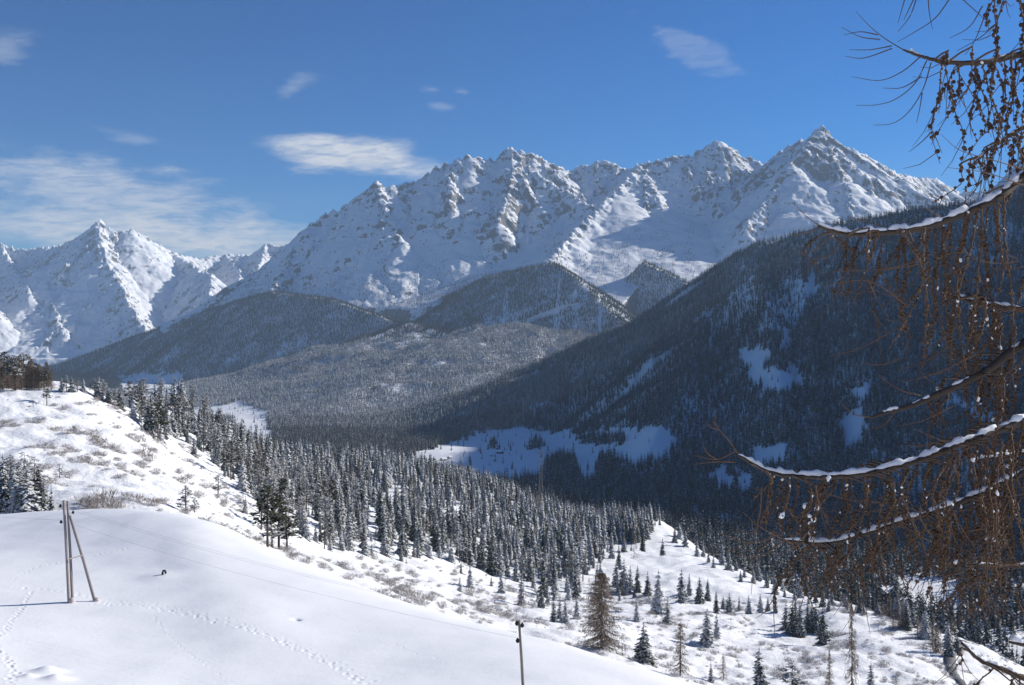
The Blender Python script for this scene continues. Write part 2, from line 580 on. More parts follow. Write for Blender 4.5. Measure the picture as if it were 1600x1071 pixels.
x, y = fan(-60, 1250, 740, 44, 175, 470)
z = press_marks(x, y, field_h(x, y))
FIELD = link('snow_field', mesh_from('snow_field', np.stack([x, y, z], -1).reshape(-1, 3), grid_faces(*x.shape), M_FIELD, True),
             label='smooth white snow field sloping down in front', cat='snow field', kind='structure')
xs, ys = np.meshgrid(np.linspace(-90, 110, 200), np.linspace(-40, 160, 200))
in_field = (ys > 45) & (CX + F * xs / np.maximum(ys, 1) > -50) & (CX + F * xs / np.maximum(ys, 1) < 1240)
zs = field_h(xs, ys) - np.where(in_field, 1.5, 0.03)
link('near_slope', mesh_from('near_slope', np.stack([xs, ys, zs], -1).reshape(-1, 3), grid_faces(*xs.shape), M_FIELD, True),
     label='snowy slope under the viewpoint', cat='ground', kind='structure')
x, y = fan(-250, 1850, 560, 110, 1350, 400)
z = hill_h(x, y)
HILL = link('hillside', mesh_from('hillside', np.stack([x, y, z], -1).reshape(-1, 3), grid_faces(*x.shape), M_HILL, True),
            label='rough snowy valley side below the field', cat='hillside', kind='structure')

# ------------------------------------------------------------------ terrain: valley with its forested ridges
VALLEY_RIDGES = [
    dict(pts=[(640, 702, 2400), (680, 658, 2560), (720, 628, 2660), (800, 591, 2760), (900, 551, 2830), (970, 517, 2880), (1030, 502, 2900)], s=0.42, curve=0.2),
    dict(pts=[(1030, 502, 2900), (1062, 476, 2900), (1090, 448, 2900), (1112, 422, 2850)], s=0.8),
    dict(pts=[(1112, 422, 2850), (1180, 382, 2720), (1300, 352, 2600), (1440, 325, 2600), (1600, 312, 2700), (1800, 295, 2800)], s=0.75, curve=0.2),
    dict(pts=[(1112, 422, 2850), (1095, 520, 2300), (1060, 610, 1850), (1020, 690, 1550)], s=0.72, curve=0.2),
    dict(pts=[(1180, 382, 2720), (1200, 465, 2300), (1215, 560, 1900), (1230, 680, 1500), (1240, 800, 1150)], s=0.72, curve=0.2),
    dict(pts=[(1300, 352, 2600), (1330, 450, 2200), (1350, 570, 1750), (1370, 700, 1350)], s=0.72, curve=0.2),
    dict(pts=[(1440, 325, 2600), (1460, 425, 2200), (1480, 560, 1700), (1510, 710, 1250)], s=0.72, curve=0.2),
    dict(pts=[(1600, 312, 2700), (1620, 430, 2200), (1650, 590, 1600), (1680, 750, 1150)], s=0.72, curve=0.2),
    dict(pts=[(1250, 372, 2650), (1262, 480, 2200), (1275, 600, 1750), (1290, 740, 1300)], s=0.72, curve=0.2),
    dict(pts=[(1380, 345, 2600), (1400, 440, 2200), (1420, 560, 1750), (1440, 720, 1250)], s=0.72, curve=0.2),
    dict(pts=[(960, 512, 4500), (880, 520, 4300), (800, 507, 4350), (700, 532, 4000), (600, 580, 3550), (530, 622, 3200), (470, 668, 2900)], s=0.27, curve=0.2),
    dict(pts=[(640, 503, 4700), (560, 535, 4400), (480, 580, 4100), (430, 628, 3600)], s=0.27, curve=0.2),
    dict(pts=[(470, 582, 4500), (415, 580, 4300), (350, 600, 4300), (310, 612, 4200)], s=0.33),
    dict(pts=[(628, 496, 5700), (700, 462, 5520), (760, 432, 5350), (830, 417, 5120), (865, 411, 5000), (900, 431, 4800), (930, 461, 4620), (965, 497, 4400)], s=0.66),
    dict(pts=[(40, 580, 6700), (100, 567, 6600), (200, 529, 6400), (300, 494, 6150), (370, 470, 5950), (430, 455, 5800), (520, 467, 5450), (600, 495, 5150), (632, 508, 5050)], s=0.70),
    dict(pts=[(1008, 408, 5400), (1050, 428, 5200), (1085, 448, 5000), (1102, 477, 4800)], s=1.0),
    dict(pts=[(1008, 408, 5400), (992, 452, 5250), (978, 499, 5100)], s=1.15),
    # beyond the right edge of the view: the ridge climbs on to an unseen mountain shaped to shade the valley
    dict(pts=[('w', 1880, 3050, 800), ('w', 2150, 2650, 960), ('w', 2350, 2300, 1000), ('w', 2500, 1850, 900), ('w', 2500, 1300, 830), ('w', 2550, 800, 700), ('w', 2700, 300, 600)], s=0.85),
]


def valley_h(x, y, which=False):
    h, t, d, i = ridges_height(x, y, VALLEY_RIDGES)
    floor = -196 - 62 * np.clip((y - 800) / 2200, 0, 1)
    z = smax(h, floor + 0 * h, 40)
    up = np.clip((z - floor) / 120, 0, 1)
    fade = np.clip(d / 150, 0.12, 1)
    z = z + up * fade * (np.where(y > 4600, 8, 34) * fbm(t / 230, d / 800, 4, 31) + np.where(y > 4600, 6, 18) * fbm(x / 190, y / 190, 4, 35)) + up * 4 * fbm(x / 40, y / 40, 3, 37)
    z = z + (1 - up) * 3 * fbm(x / 220, y / 220, 3, 39)
    return (z, np.where(up > 0.25, i, -1)) if which else z


x, y = fan(-350, 2000, 420, 480, 6950, 360)
z = valley_h(x, y)
link('valley', mesh_from('valley', np.stack([x, y, z], -1).reshape(-1, 3), grid_faces(*x.shape), M_FLOOR, True),
     label='wide wooded valley with forested ridges', cat='valley', kind='structure')
xs, ys = np.meshgrid(np.linspace(1000, 4200, 90), np.linspace(-300, 4200, 120))
zs = valley_h(xs, ys)
out_fan = xs > ys * (1960 - CX) / F - 60
zs = np.where(out_fan, zs, zs - 60)
link('side_mountain', mesh_from('side_mountain', np.stack([xs, ys, zs], -1).reshape(-1, 3), grid_faces(*xs.shape), M_FLOOR, True),
     label='mountain beside the valley, outside the view', cat='mountain', kind='structure')

# ------------------------------------------------------------------ terrain: high mountains
MASSIF = [
    dict(pts=[(330, 478, 6300), (370, 455, 6400), (405, 432, 6450), (440, 401, 6500), (470, 371, 6500), (490, 346, 6550), (520, 329, 6600), (560, 311, 6650), (576, 297, 6680), (590, 292, 6700),
              (604, 291, 6720), (640, 287, 6800), (657, 280, 6850), (680, 263, 6900), (705, 251, 6950), (735, 243, 7000), (768, 251, 7050), (797, 232, 7100), (830, 240, 7100),
              (868, 259, 7150), (890, 268, 7200), (920, 256, 7250), (942, 250, 7250), (980, 266, 7200), (1003, 256, 7100), (1050, 245, 7150), (1076, 244, 7200), (1100, 230, 7250), (1122, 220, 7300),
              (1150, 236, 7300), (1180, 251, 7250), (1200, 256, 7150), (1216, 239, 7000), (1240, 224, 6900), (1266, 216, 6850), (1278, 212, 6850), (1292, 214, 6850), (1303, 223, 6850),
              (1340, 236, 6900), (1400, 271, 7000), (1430, 279, 7200), (1462, 279, 7300), (1500, 302, 7300), (1600, 290, 7400), (1800, 250, 7500)], s=0.95, curve=0.18),
    dict(pts=[(470, 371, 6500), (445, 420, 6150), (430, 450, 5900)], s=0.9, curve=0.3),
    dict(pts=[(588, 284, 6700), (610, 335, 6450), (625, 368, 6250), (600, 420, 6000), (590, 455, 5850)], s=0.9, curve=0.3),
    dict(pts=[(657, 280, 6850), (690, 315, 6650), (718, 345, 6450), (712, 380, 6250), (690, 430, 6000)], s=0.9, curve=0.3),
    dict(pts=[(735, 243, 7000), (770, 300, 6750), (790, 330, 6550)], s=0.95, curve=0.3),
    dict(pts=[(797, 232, 7100), (850, 280, 6850), (895, 305, 6650), (925, 322, 6500)], s=0.95, curve=0.3),
    dict(pts=[(1003, 256, 7100), (960, 300, 6700), (920, 340, 6300), (885, 375, 5900), (860, 402, 5600), (850, 440, 5300)], s=0.62, curve=0.3, plain=1),
    dict(pts=[(1003, 256, 7100), (1030, 320, 6600), (1040, 370, 6100), (1045, 420, 5700)], s=0.55, curve=0.3, plain=1),
    dict(pts=[(1122, 220, 7300), (1118, 270, 7000), (1136, 292, 6800)], s=0.85, curve=0.3),
    dict(pts=[(1280, 200, 6850), (1235, 255, 6500), (1200, 310, 6200), (1165, 355, 5900)], s=0.85, curve=0.3),
    dict(pts=[(1280, 200, 6850), (1310, 270, 6450), (1330, 320, 6100), (1340, 380, 5700)], s=0.8, curve=0.3),
    dict(pts=[(1400, 271, 7000), (1410, 310, 6600), (1420, 360, 6100)], s=0.75, curve=0.3),
]
FAR = [
    dict(pts=[(-250, 400, 10200), (-100, 390, 10200), (0, 381, 10200), (30, 391, 10100), (60, 388, 10000), (92, 385, 9900), (130, 367, 9800), (153, 354, 9800), (163, 356, 9800), (185, 362, 9850),
              (205, 357, 9900), (232, 373, 10000), (270, 395, 10200), (310, 404, 10600), (352, 398, 10900), (392, 401, 10900), (416, 380, 10700), (440, 386, 10600), (470, 380, 10600), (560, 395, 10600)], s=0.9, curve=0.3),
    dict(pts=[(153, 347, 9800), (165, 400, 9300), (185, 440, 8900), (205, 480, 8500), (230, 520, 8000)], s=0.85, curve=0.3),
    dict(pts=[(92, 385, 9900), (110, 430, 9300), (80, 470, 8800), (100, 520, 8200)], s=0.85, curve=0.3),
    dict(pts=[(0, 381, 10200), (25, 430, 9400), (50, 460, 8800)], s=0.8, curve=0.3),
    dict(pts=[(-100, 390, 10200), (-40, 450, 9000), (-10, 490, 8300)], s=0.8, curve=0.3),
    dict(pts=[(270, 395, 10200), (300, 415, 9700), (330, 430, 9300), (330, 470, 8700), (300, 510, 8000)], s=0.85, curve=0.3),
    dict(pts=[(352, 398, 10900), (375, 425, 10000), (370, 460, 9200)], s=0.85, curve=0.3),
    dict(pts=[(416, 380, 10700), (400, 430, 9800)], s=0.85, curve=0.3),
]


# narrow rocky horns that top some of the peaks
for pts in ([(1274, 198, 6850), (1282, 193, 6850), (1291, 200, 6850)], [(579, 287, 6690), (586, 283, 6700), (596, 289, 6700)], [(1114, 222, 7300), (1122, 218, 7300)], [(792, 233, 7100), (800, 230, 7100)]):
    MASSIF.append(dict(pts=pts, s=2.1, reach=160, plain=1))
FAR.append(dict(pts=[(150, 347, 9800), (156, 343, 9800), (163, 349, 9800)], s=2.0, reach=220, plain=1))
MASSIF = add_ribs(MASSIF, 5)
FAR = add_ribs(FAR, 6, 0.85)


def alpine_h(x, y, ridges, base, seed, k=1.0):
    wx = x + 22 * k * fbm(x / 160, y / 160, 3, seed)
    wy = y + 22 * k * fbm(x / 160 + 40, y / 160, 3, seed + 1)
    fade0 = np.clip((ridges_height(x, y, ridges[:1])[2]) / 120, 0, 1)
    wx, wy = x + (wx - x) * fade0, y + (wy - y) * fade0
    h, t, d, i = ridges_height(wx, wy, ridges)
    fade = np.clip(d / 70, 0, 1)
    # flutes and gullies that run straight down from each crest
    calm = np.where(np.array([r.get('plain', 0) for r in ridges])[i] > 0, 0.12, 1.0)
    z = h + fade * k * calm * (20 * ridged(t / 80, d / 560, 5, seed + 2) + 5 * ridged(wx / 150, wy / 150, 4, seed + 5))
    z = z + k * calm * (0.3 + 0.7 * fade) * 2.6 * fbm(x / 34, y / 34, 3, seed + 9)
    # broken, jagged crest line
    z = z + k * np.exp(-d / 40) * (24 * ridged(t / 80, d / 60, 5, seed + 12, 0.65))
    cut = np.interp(CX + F * x / y, (250, 600, 640, 760, 865, 965, 1005, 1085, 1130), (5700, 5650, 5450, 5250, 5000, 4850, 5350, 5150, 4900))
    z = z - 1.0 * np.maximum(0, cut - y)
    return smax(z, base + 0 * z, 60)


x, y = fan(250, 1800, 760, 4700, 8000, 390)
z = alpine_h(x, y, MASSIF, -400, 50)
link('mountain_range', mesh_from('mountain_range', np.stack([x, y, z], -1).reshape(-1, 3), grid_faces(*x.shape), M_ROCK, True),
     label='long jagged snow-covered mountain range under the blue sky', cat='mountains', kind='structure')
x, y = fan(-280, 620, 470, 6900, 11400, 360)
z = alpine_h(x, y, FAR, -400, 70, 1.15)
link('distant_mountains', mesh_from('distant_mountains', np.stack([x, y, z], -1).reshape(-1, 3), grid_faces(*x.shape), M_ROCK, True),
     label='sunlit snowy rock peaks far down the valley', cat='mountains', kind='structure')
link('ground', mesh_from('ground', [(-8900, -550, -330), (8900, -550, -330), (8900, 12900, -330), (-8900, 12900, -330)], [(0, 1, 2, 3)], M_FLOOR),
     label='snowy ground reaching to the horizon', cat='ground', kind='structure')

# ------------------------------------------------------------------ trees: materials
def mat_conifer(name, lo, hi, green_a, green_b, scale=1.4):
    """needles with snow lying on the upper sides of the boughs"""
    m, t, b = material(name)
    oi = t.n('ShaderNodeObjectInfo')
    tc = t.n('ShaderNodeTexCoord')
    off = t.vmath('SCALE', (13.0, 7.0, 5.0), scale=oi.outputs['Random'])
    v = t.vmath('ADD', tc.outputs['Object'], off)
    n1 = t.math('ADD', t.math('MULTIPLY', t.math('SUBTRACT', t.noise(v, scale * 16.0, 3, 0.75), 0.5), 1.5), 0.5)
    geo = t.n('ShaderNodeNewGeometry')
    sp = t.n('ShaderNodeSeparateXYZ')
    t.link(geo.outputs['True Normal'], sp.inputs[0])
    up = sp.outputs[2]
    load = t.math('MULTIPLY', t.math('SUBTRACT', oi.outputs['Random'], 0.5), 0.20)
    k = t.math('ADD', t.math('ADD', t.math('MULTIPLY', up, 0.5), n1), load)
    snow = t.ramp(k, lo, hi)
    gr = t.mix(oi.outputs['Random'], green_a, green_b)
    t.link(t.mix(snow, gr, (0.80, 0.82, 0.85)), b.inputs['Base Color'])
    b.inputs['Roughness'].default_value = 0.9
    return m


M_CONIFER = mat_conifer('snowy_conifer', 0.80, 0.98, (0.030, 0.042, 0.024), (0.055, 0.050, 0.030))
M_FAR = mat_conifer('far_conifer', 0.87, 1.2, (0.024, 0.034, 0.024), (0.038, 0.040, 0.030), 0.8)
M_SHADEWOOD = mat_conifer('shade_tinted_far_conifer', 1.12, 1.5, (0.022, 0.032, 0.024), (0.034, 0.038, 0.030), 0.8)  # sparse snow and dark needles put shade into the mountain forest's colour
M_FROST_SUN = mat_conifer('frost_and_sun_conifer', 0.66, 1.08, (0.04, 0.042, 0.031), (0.105, 0.086, 0.064), 0.8)  # frosted, with sunlight put into the colour by extra snow and warm needles
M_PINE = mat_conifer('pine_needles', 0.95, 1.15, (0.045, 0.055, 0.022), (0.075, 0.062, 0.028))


def mat_plain(name, a, b2, scale=8.0, rough=0.85, snow=None, object_space=True):
    m, t, b = material(name)
    v = t.n('ShaderNodeTexCoord').outputs['Object'] if object_space else pos(t)
    c = t.mix(t.noise(v, scale, 4, 0.65), a, b2)
    if snow:
        n = t.noise(v, scale * 2.2, 3, 0.7)
        k = t.math('ADD', t.math('MULTIPLY', normal_z(t), 0.3), n)
        c = t.mix(t.ramp(k, snow, snow + 0.15), c, (0.82, 0.84, 0.87))
    t.link(c, b.inputs['Base Color'])
    b.inputs['Roughness'].default_value = rough
    return m


M_BARK = mat_plain('bark', (0.05, 0.038, 0.03), (0.13, 0.10, 0.08), 12.0)
M_LARCH = mat_plain('bare_larch_twigs', (0.16, 0.11, 0.07), (0.30, 0.215, 0.14), 6.0, snow=0.70)
M_SHRUB = mat_plain('bare_shrub_twigs', (0.20, 0.15, 0.12), (0.34, 0.27, 0.21), 6.0, snow=0.56)


# ------------------------------------------------------------------ trees: shapes (unit height, foot at the origin)
class MB:
    def __init__(self):
        self.v, self.f = [], []

    def tri(self, *p):
        n = len(self.v)
        self.v += p
        self.f.append((n, n + 1, n + 2))

    def fan_strip(self, pts, width, drop, up=0.0):
        """a bough: a roof-shaped strip along pts that narrows to its tip"""
        n = len(pts)
        d0 = np.array(pts[-1]) - np.array(pts[0])
        side = np.array([-d0[1], d0[0], 0.0])
        side /= max(np.linalg.norm(side), 1e-9)
        rows = []
        for i, p in enumerate(pts):
            w = width * (0.35, 1.0, 0.7, 0.0)[min(3, int(round(3 * i / (n - 1))))] * 0.5
            p = np.array(p)
            b0 = len(self.v)
            self.v += [tuple(p + side * w - (0, 0, drop * w)), tuple(p), tuple(p - side * w - (0, 0, drop * w))]
            rows.append(b0)
        for a, b in zip(rows[:-1], rows[1:]):
            for q in (0, 1):
                self.f.append((a + q, b + q, b + q + 1))
                self.f.append((a + q, b + q + 1, a + q + 1))

    def tube(self, pts, radii, sides=6):
        pts = [np.array(p, float) for p in pts]
        rows = []
        for i, p in enumerate(pts):
            d = pts[min(i + 1, len(pts) - 1)] - pts[max(i - 1, 0)]
            d /= max(np.linalg.norm(d), 1e-9)
            a = np.cross(d, (0, 0, 1)) if abs(d[2]) < 0.9 else np.cross(d, (1, 0, 0))
            a /= np.linalg.norm(a)
            b = np.cross(d, a)
            rows.append(len(self.v))
            for k in range(sides):
                q = 2 * math.pi * k / sides
                self.v.append(tuple(p + radii[i] * (math.cos(q) * a + math.sin(q) * b)))
        for r, s2 in zip(rows[:-1], rows[1:]):
            for k in range(sides):
                k2 = (k + 1) % sides
                self.f.append((r + k, r + k2, s2 + k2))
                self.f.append((r + k, s2 + k2, s2 + k))

    def mesh(self, name, mat, smooth=False):
        return mesh_from(name, np.array(self.v), np.array(self.f), mat, smooth)


def spruce_crown(R, levels=15, boughs=8, radius=0.17, low=0.05, fine=True, power=0.74):
    mb = MB()
    for i in range(levels):
        t = (i + R.uniform(-0.25, 0.25)) / levels
        z = low + (0.985 - low) * max(t, 0)
        L = radius * max(1 - t, 0.02) ** power + 0.012
        nb = max(4, int(round(boughs * (1 - 0.45 * t))))
        a0 = R.uniform(0, 6.3)
        for k in range(nb):
            a = a0 + 2 * math.pi * k / nb + R.uniform(-0.3, 0.3)
            l = L * R.uniform(0.65, 1.15)
            dr = R.uniform(0.35, 0.8) + 0.25 * (1 - t)
            c, s_ = math.cos(a), math.sin(a)
            zz = z + R.uniform(-0.5, 0.5) / levels * 0.7
            if fine:
                pts = [(c * l * q, s_ * l * q, zz - dr * l * (q ** 1.3) + (0.12 * l if q == 1 else 0)) for q in (0.0, 0.4, 0.75, 1.0)]
                mb.fan_strip(pts, l * 0.55, 0.75)
                for sg in (-1, 1):
                    if R.random() < 0.75:
                        a2 = a + sg * R.uniform(0.4, 0.8)
                        m0 = np.array(pts[1])
                        l2 = l * R.uniform(0.35, 0.55)
                        e = m0 + (math.cos(a2) * l2, math.sin(a2) * l2, -dr * l2 * 1.1)
                        mb.fan_strip([tuple(m0), tuple((m0 + e) / 2 + (0, 0, 0.1 * l2)), tuple(e)], l2 * 0.5, 0.7)
            else:
                tip = (c * l, s_ * l, zz - dr * l)
                w = l * 0.42
                ml, mr = (c * l * 0.55 - s_ * w, s_ * l * 0.55 + c * w, zz - dr * l * 0.6), (c * l * 0.55 + s_ * w, s_ * l * 0.55 - c * w, zz - dr * l * 0.6)
                top = (0, 0, zz + 0.015)
                mb.tri(top, ml, tip)
                mb.tri(top, tip, mr)
    mb.tri((0.008, 0, 0.9), (-0.004, 0.007, 0.9), (0, 0, 1.0))
    mb.tri((-0.004, -0.007, 0.9), (0.008, 0, 0.9), (0, 0, 1.0))
    mb.tri((-0.004, 0.007, 0.9), (-0.004, -0.007, 0.9), (0, 0, 1.0))
    return mb


def pine_crown(R, low=0.38, radius=0.2, clumps=34):
    mb = MB()
    for i in range(clumps):
        t = R.uniform(0, 1)
        z = low + (0.95 - low) * t
        rr = radius * (1.0 - 0.75 * t ** 1.6) * R.uniform(0.25, 1.0)
        a = R.uniform(0, 6.3)
        cx, cy = rr * math.cos(a), rr * math.sin(a)
        cr = R.uniform(0.045, 0.08) * (1.1 - 0.4 * t)
        for k in range(11):
            b = R.uniform(0, 6.3)
            l = cr * R.uniform(0.7, 1.2)
            e = R.uniform(-0.45, 0.5)
            p0 = (cx, cy, z + cr * R.uniform(-0.25, 0.25))
            p2 = (cx + l * math.cos(b), cy + l * math.sin(b), z + e * l)
            p1 = ((p0[0] + p2[0]) / 2, (p0[1] + p2[1]) / 2, (p0[2] + p2[2]) / 2 + 0.15 * l)
            mb.fan_strip([p0, p1, p2], l * 0.6, 0.5)
    return mb


def pine_trunk(R, low=0.38):
    mb = MB()
    mb.tube([(0, 0, -0.05), (0.006, 0.004, 0.3), (-0.004, 0.0, 0.65), (0, 0, 0.93)], [0.017, 0.014, 0.009, 0.003], 6)
    for k in range(9):
        a, z = R.uniform(0, 6.3), R.uniform(low - 0.05, 0.85)
        l = 0.15 * (1.15 - z)
        mb.tube([(0, 0, z), (l * math.cos(a), l * math.sin(a), z + 0.03)], [0.005, 0.002], 3)
    return mb


def larch_crown(R, n=70, radius=0.22, low=0.06, hang=7, power=0.8):
    mb = MB()
    for i in range(n):
        t = (i + R.random()) / n
        z = low + (0.97 - low) * t
        a = R.uniform(0, 6.3)
        l = radius * (1 - t) ** power * R.uniform(0.5, 1.25) + 0.015
        c, s_ = math.cos(a), math.sin(a)
        pts = [np.array((c * l * q, s_ * l * q, z + l * (-0.30 * q + 0.22 * q * q) - 0.25 * l * q * (1 - t))) for q in (0, 0.35, 0.7, 1.0)]
        mb.tube(pts, [0.0035, 0.0025, 0.0018, 0.0008], 3)
        for k in range(hang):
            q = R.uniform(0.15, 1.0) * 3
            j = min(int(q), 2)
            p = pts[j] + (pts[j + 1] - pts[j]) * (q - j)
            ln = R.uniform(0.025, 0.075) * (1.1 - 0.5 * t)
            w = 0.0022
            b = R.uniform(0, 6.3)
            e = p + (R.uniform(-0.5, 0.5) * ln + c * ln * 0.4, R.uniform(-0.5, 0.5) * ln + s_ * ln * 0.4, -ln)
            mb.tri(tuple(p + (w * math.cos(b), w * math.sin(b), 0)), tuple(p - (w * math.cos(b), w * math.sin(b), 0)), tuple(e))
            mb.tri(tuple(p + (-w * math.sin(b), w * math.cos(b), 0)), tuple(p - (-w * math.sin(b), w * math.cos(b), 0)), tuple(e))
    return mb


def straight_trunk(r=0.016, top=0.95):
    mb = MB()
    mb.tube([(0, 0, -0.06), (0.003, -0.002, 0.35), (-0.003, 0.002, 0.7), (0, 0, top)], [r, r * 0.75, r * 0.4, r * 0.1], 6)
    return mb


def shrub_twigs(R, n=110, spread=0.8):
    """a rounded bush of thin forking twigs that rise from several stools"""
    mb = MB()
    for i in range(n):
        a, q = R.uniform(0, 6.3), R.random() ** 0.6
        p = np.array((R.gauss(0, 0.22), R.gauss(0, 0.22), -0.06))
        el = 1.45 - 1.15 * q * spread
        l = R.uniform(0.5, 1.0) * (1.0 - 0.25 * q)
        e = p + np.array((math.cos(a) * math.cos(el), math.sin(a) * math.cos(el), math.sin(el))) * l
        mid = (p + e) / 2 + np.array((R.gauss(0, 0.03), R.gauss(0, 0.03), 0.06))
        b, w = R.uniform(0, 6.3), 0.011
        o = np.array((w * math.cos(b), w * math.sin(b), 0))
        mb.tri(tuple(p + o), tuple(p - o), tuple(mid))
        mb.tri(tuple(mid + o), tuple(mid - o), tuple(e))
        for k in range(3):
            e2 = mid + (e - mid) * R.uniform(0.2, 0.8) + np.array((R.uniform(-0.2, 0.2), R.uniform(-0.2, 0.2), R.uniform(-0.05, 0.2)))
            mb.tri(tuple(mid + o * 0.9), tuple(mid - o * 0.9), tuple(e2))
    return mb


R_ = random.Random(5)
KINDS = {}
KINDS['spruce'] = [(spruce_crown(R_, R_.choice((15, 17, 19)), 9, R_.uniform(0.19, 0.26), R_.uniform(0.02, 0.07)).mesh('spruce_crown', M_CONIFER), straight_trunk().mesh('spruce_trunk', M_BARK)) for _ in range(6)]
KINDS['slim_spruce'] = [(spruce_crown(R_, 18, 8, R_.uniform(0.14, 0.17), 0.04).mesh('slim_spruce_crown', M_CONIFER), straight_trunk(0.013).mesh('spruce_trunk', M_BARK)) for _ in range(4)]
KINDS['pine'] = [(pine_crown(R_, R_.uniform(0.28, 0.45), R_.uniform(0.2, 0.27), 75).mesh('pine_crown', M_PINE), pine_trunk(R_).mesh('pine_trunk', M_BARK)) for _ in range(4)]
KINDS['snowy_pine'] = [(pine_crown(R_, R_.uniform(0.22, 0.38), R_.uniform(0.2, 0.27), 60).mesh('snowy_pine_crown', M_CONIFER), pine_trunk(R_).mesh('pine_trunk', M_BARK)) for _ in range(4)]
KINDS['larch'] = [(larch_crown(R_, 150, R_.uniform(0.17, 0.22), 0.08, 9).mesh('larch_crown', M_LARCH), straight_trunk(0.014, 0.98).mesh('larch_trunk', M_BARK)) for _ in range(3)]
KINDS['big_larch'] = [(larch_crown(R_, 430, 0.31, 0.04, 15, 0.5).mesh('big_larch_crown', M_LARCH), straight_trunk(0.02, 0.98).mesh('larch_trunk', M_BARK))]
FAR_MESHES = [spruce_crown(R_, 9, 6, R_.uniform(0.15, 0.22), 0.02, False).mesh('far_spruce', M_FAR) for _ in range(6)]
FROST_SUN_MESHES = [spruce_crown(R_, 9, 6, R_.uniform(0.17, 0.24), 0.02, False).mesh('frost_and_sun_spruce', M_FROST_SUN) for _ in range(6)]
SHADE_MESHES = [spruce_crown(R_, 9, 6, R_.uniform(0.18, 0.25), 0.02, False).mesh('shade_tinted_spruce', M_SHADEWOOD) for _ in range(5)]
MID_MESHES = [spruce_crown(R_, 14, 9, R_.uniform(0.17, 0.23), 0.03, False).mesh('mid_spruce', M_CONIFER) for _ in range(5)]
SHRUBS = [shrub_twigs(R_, 110, R_.uniform(0.7, 1.05)).mesh('shrub_twigs', M_SHRUB) for _ in range(4)]


def stuff_forest(name, label, pts, size, meshes, kind_word='forest', squash=None):
    """one forest: points that each carry one tree of the given shapes"""
    n = len(pts)
    me = bpy.data.meshes.new(name)
    me.vertices.add(n)
    me.vertices.foreach_set('co', np.asarray(pts, np.float32).ravel())
    rot = np.zeros((n, 3), np.float32)
    rot[:, 2] = RNG.uniform(0, 6.28, n)
    scl = np.repeat(np.asarray(size, np.float32)[:, None], 3, 1)
    wid = RNG.uniform(0.8, 1.25, n) if squash is None else squash
    scl[:, 0] *= wid
    scl[:, 1] *= wid
    for nm, typ, key, val in (('rot', 'FLOAT_VECTOR', 'vector', rot), ('scl', 'FLOAT_VECTOR', 'vector', scl), ('var', 'INT', 'value', RNG.integers(0, len(meshes), n).astype(np.int32))):
        at = me.attributes.new(nm, typ, 'POINT')
        at.data.foreach_set(key, val.ravel())
    col = bpy.data.collections.new(name + '_shapes')
    for k, m in enumerate(meshes):
        col.objects.link(bpy.data.objects.new(name + '_shape', m))
    o = link(name, me, label=label, cat=kind_word, kind='stuff')
    ng = bpy.data.node_groups.new(name, 'GeometryNodeTree')
    ng.interface.new_socket('Geometry', in_out='INPUT', socket_type='NodeSocketGeometry')
    ng.interface.new_socket('Geometry', in_out='OUTPUT', socket_type='NodeSocketGeometry')
    N, L = ng.nodes, ng.links
    gi, go = N.new('NodeGroupInput'), N.new('NodeGroupOutput')
    ci = N.new('GeometryNodeCollectionInfo')
    ci.inputs['Collection'].default_value = col
    ci.inputs['Separate Children'].default_value = True
    ci.inputs['Reset Children'].default_value = True
    iop = N.new('GeometryNodeInstanceOnPoints')
    iop.inputs['Pick Instance'].default_value = True

    def attr(nm, typ):
        a = N.new('GeometryNodeInputNamedAttribute')
        a.data_type = typ
        a.inputs['Name'].default_value = nm
        return a.outputs['Attribute']
    L.new(gi.outputs[0], iop.inputs['Points'])
    L.new(ci.outputs[0], iop.inputs['Instance'])
    L.new(attr('var', 'INT'), iop.inputs['Instance Index'])
    er = N.new('FunctionNodeEulerToRotation')
    L.new(attr('rot', 'FLOAT_VECTOR'), er.inputs[0])
    L.new(er.outputs[0], iop.inputs['Rotation'])
    L.new(attr('scl', 'FLOAT_VECTOR'), iop.inputs['Scale'])
    L.new(iop.outputs[0], go.inputs[0])
    md = o.modifiers.new('trees', 'NODES')
    md.node_group = ng
    return o


def jitter_grid(x0, x1, y0, y1, sp):
    xs, ys = np.meshgrid(np.arange(x0, x1, sp), np.arange(y0, y1, sp))
    xs = xs + RNG.uniform(-0.48, 0.48, xs.shape) * sp
    ys = ys + RNG.uniform(-0.48, 0.48, ys.shape) * sp
    return xs.ravel(), ys.ravel()


def inside(px, py, poly):
    r = np.zeros(px.shape, bool)
    n = len(poly)
    for i in range(n):
        (x1, y1), (x2, y2) = poly[i], poly[(i + 1) % n]
        if y1 == y2:
            continue
        c = ((y1 > py) != (y2 > py)) & (px < (x2 - x1) * (py - y1) / (y2 - y1) + x1)
        r ^= c
    return r


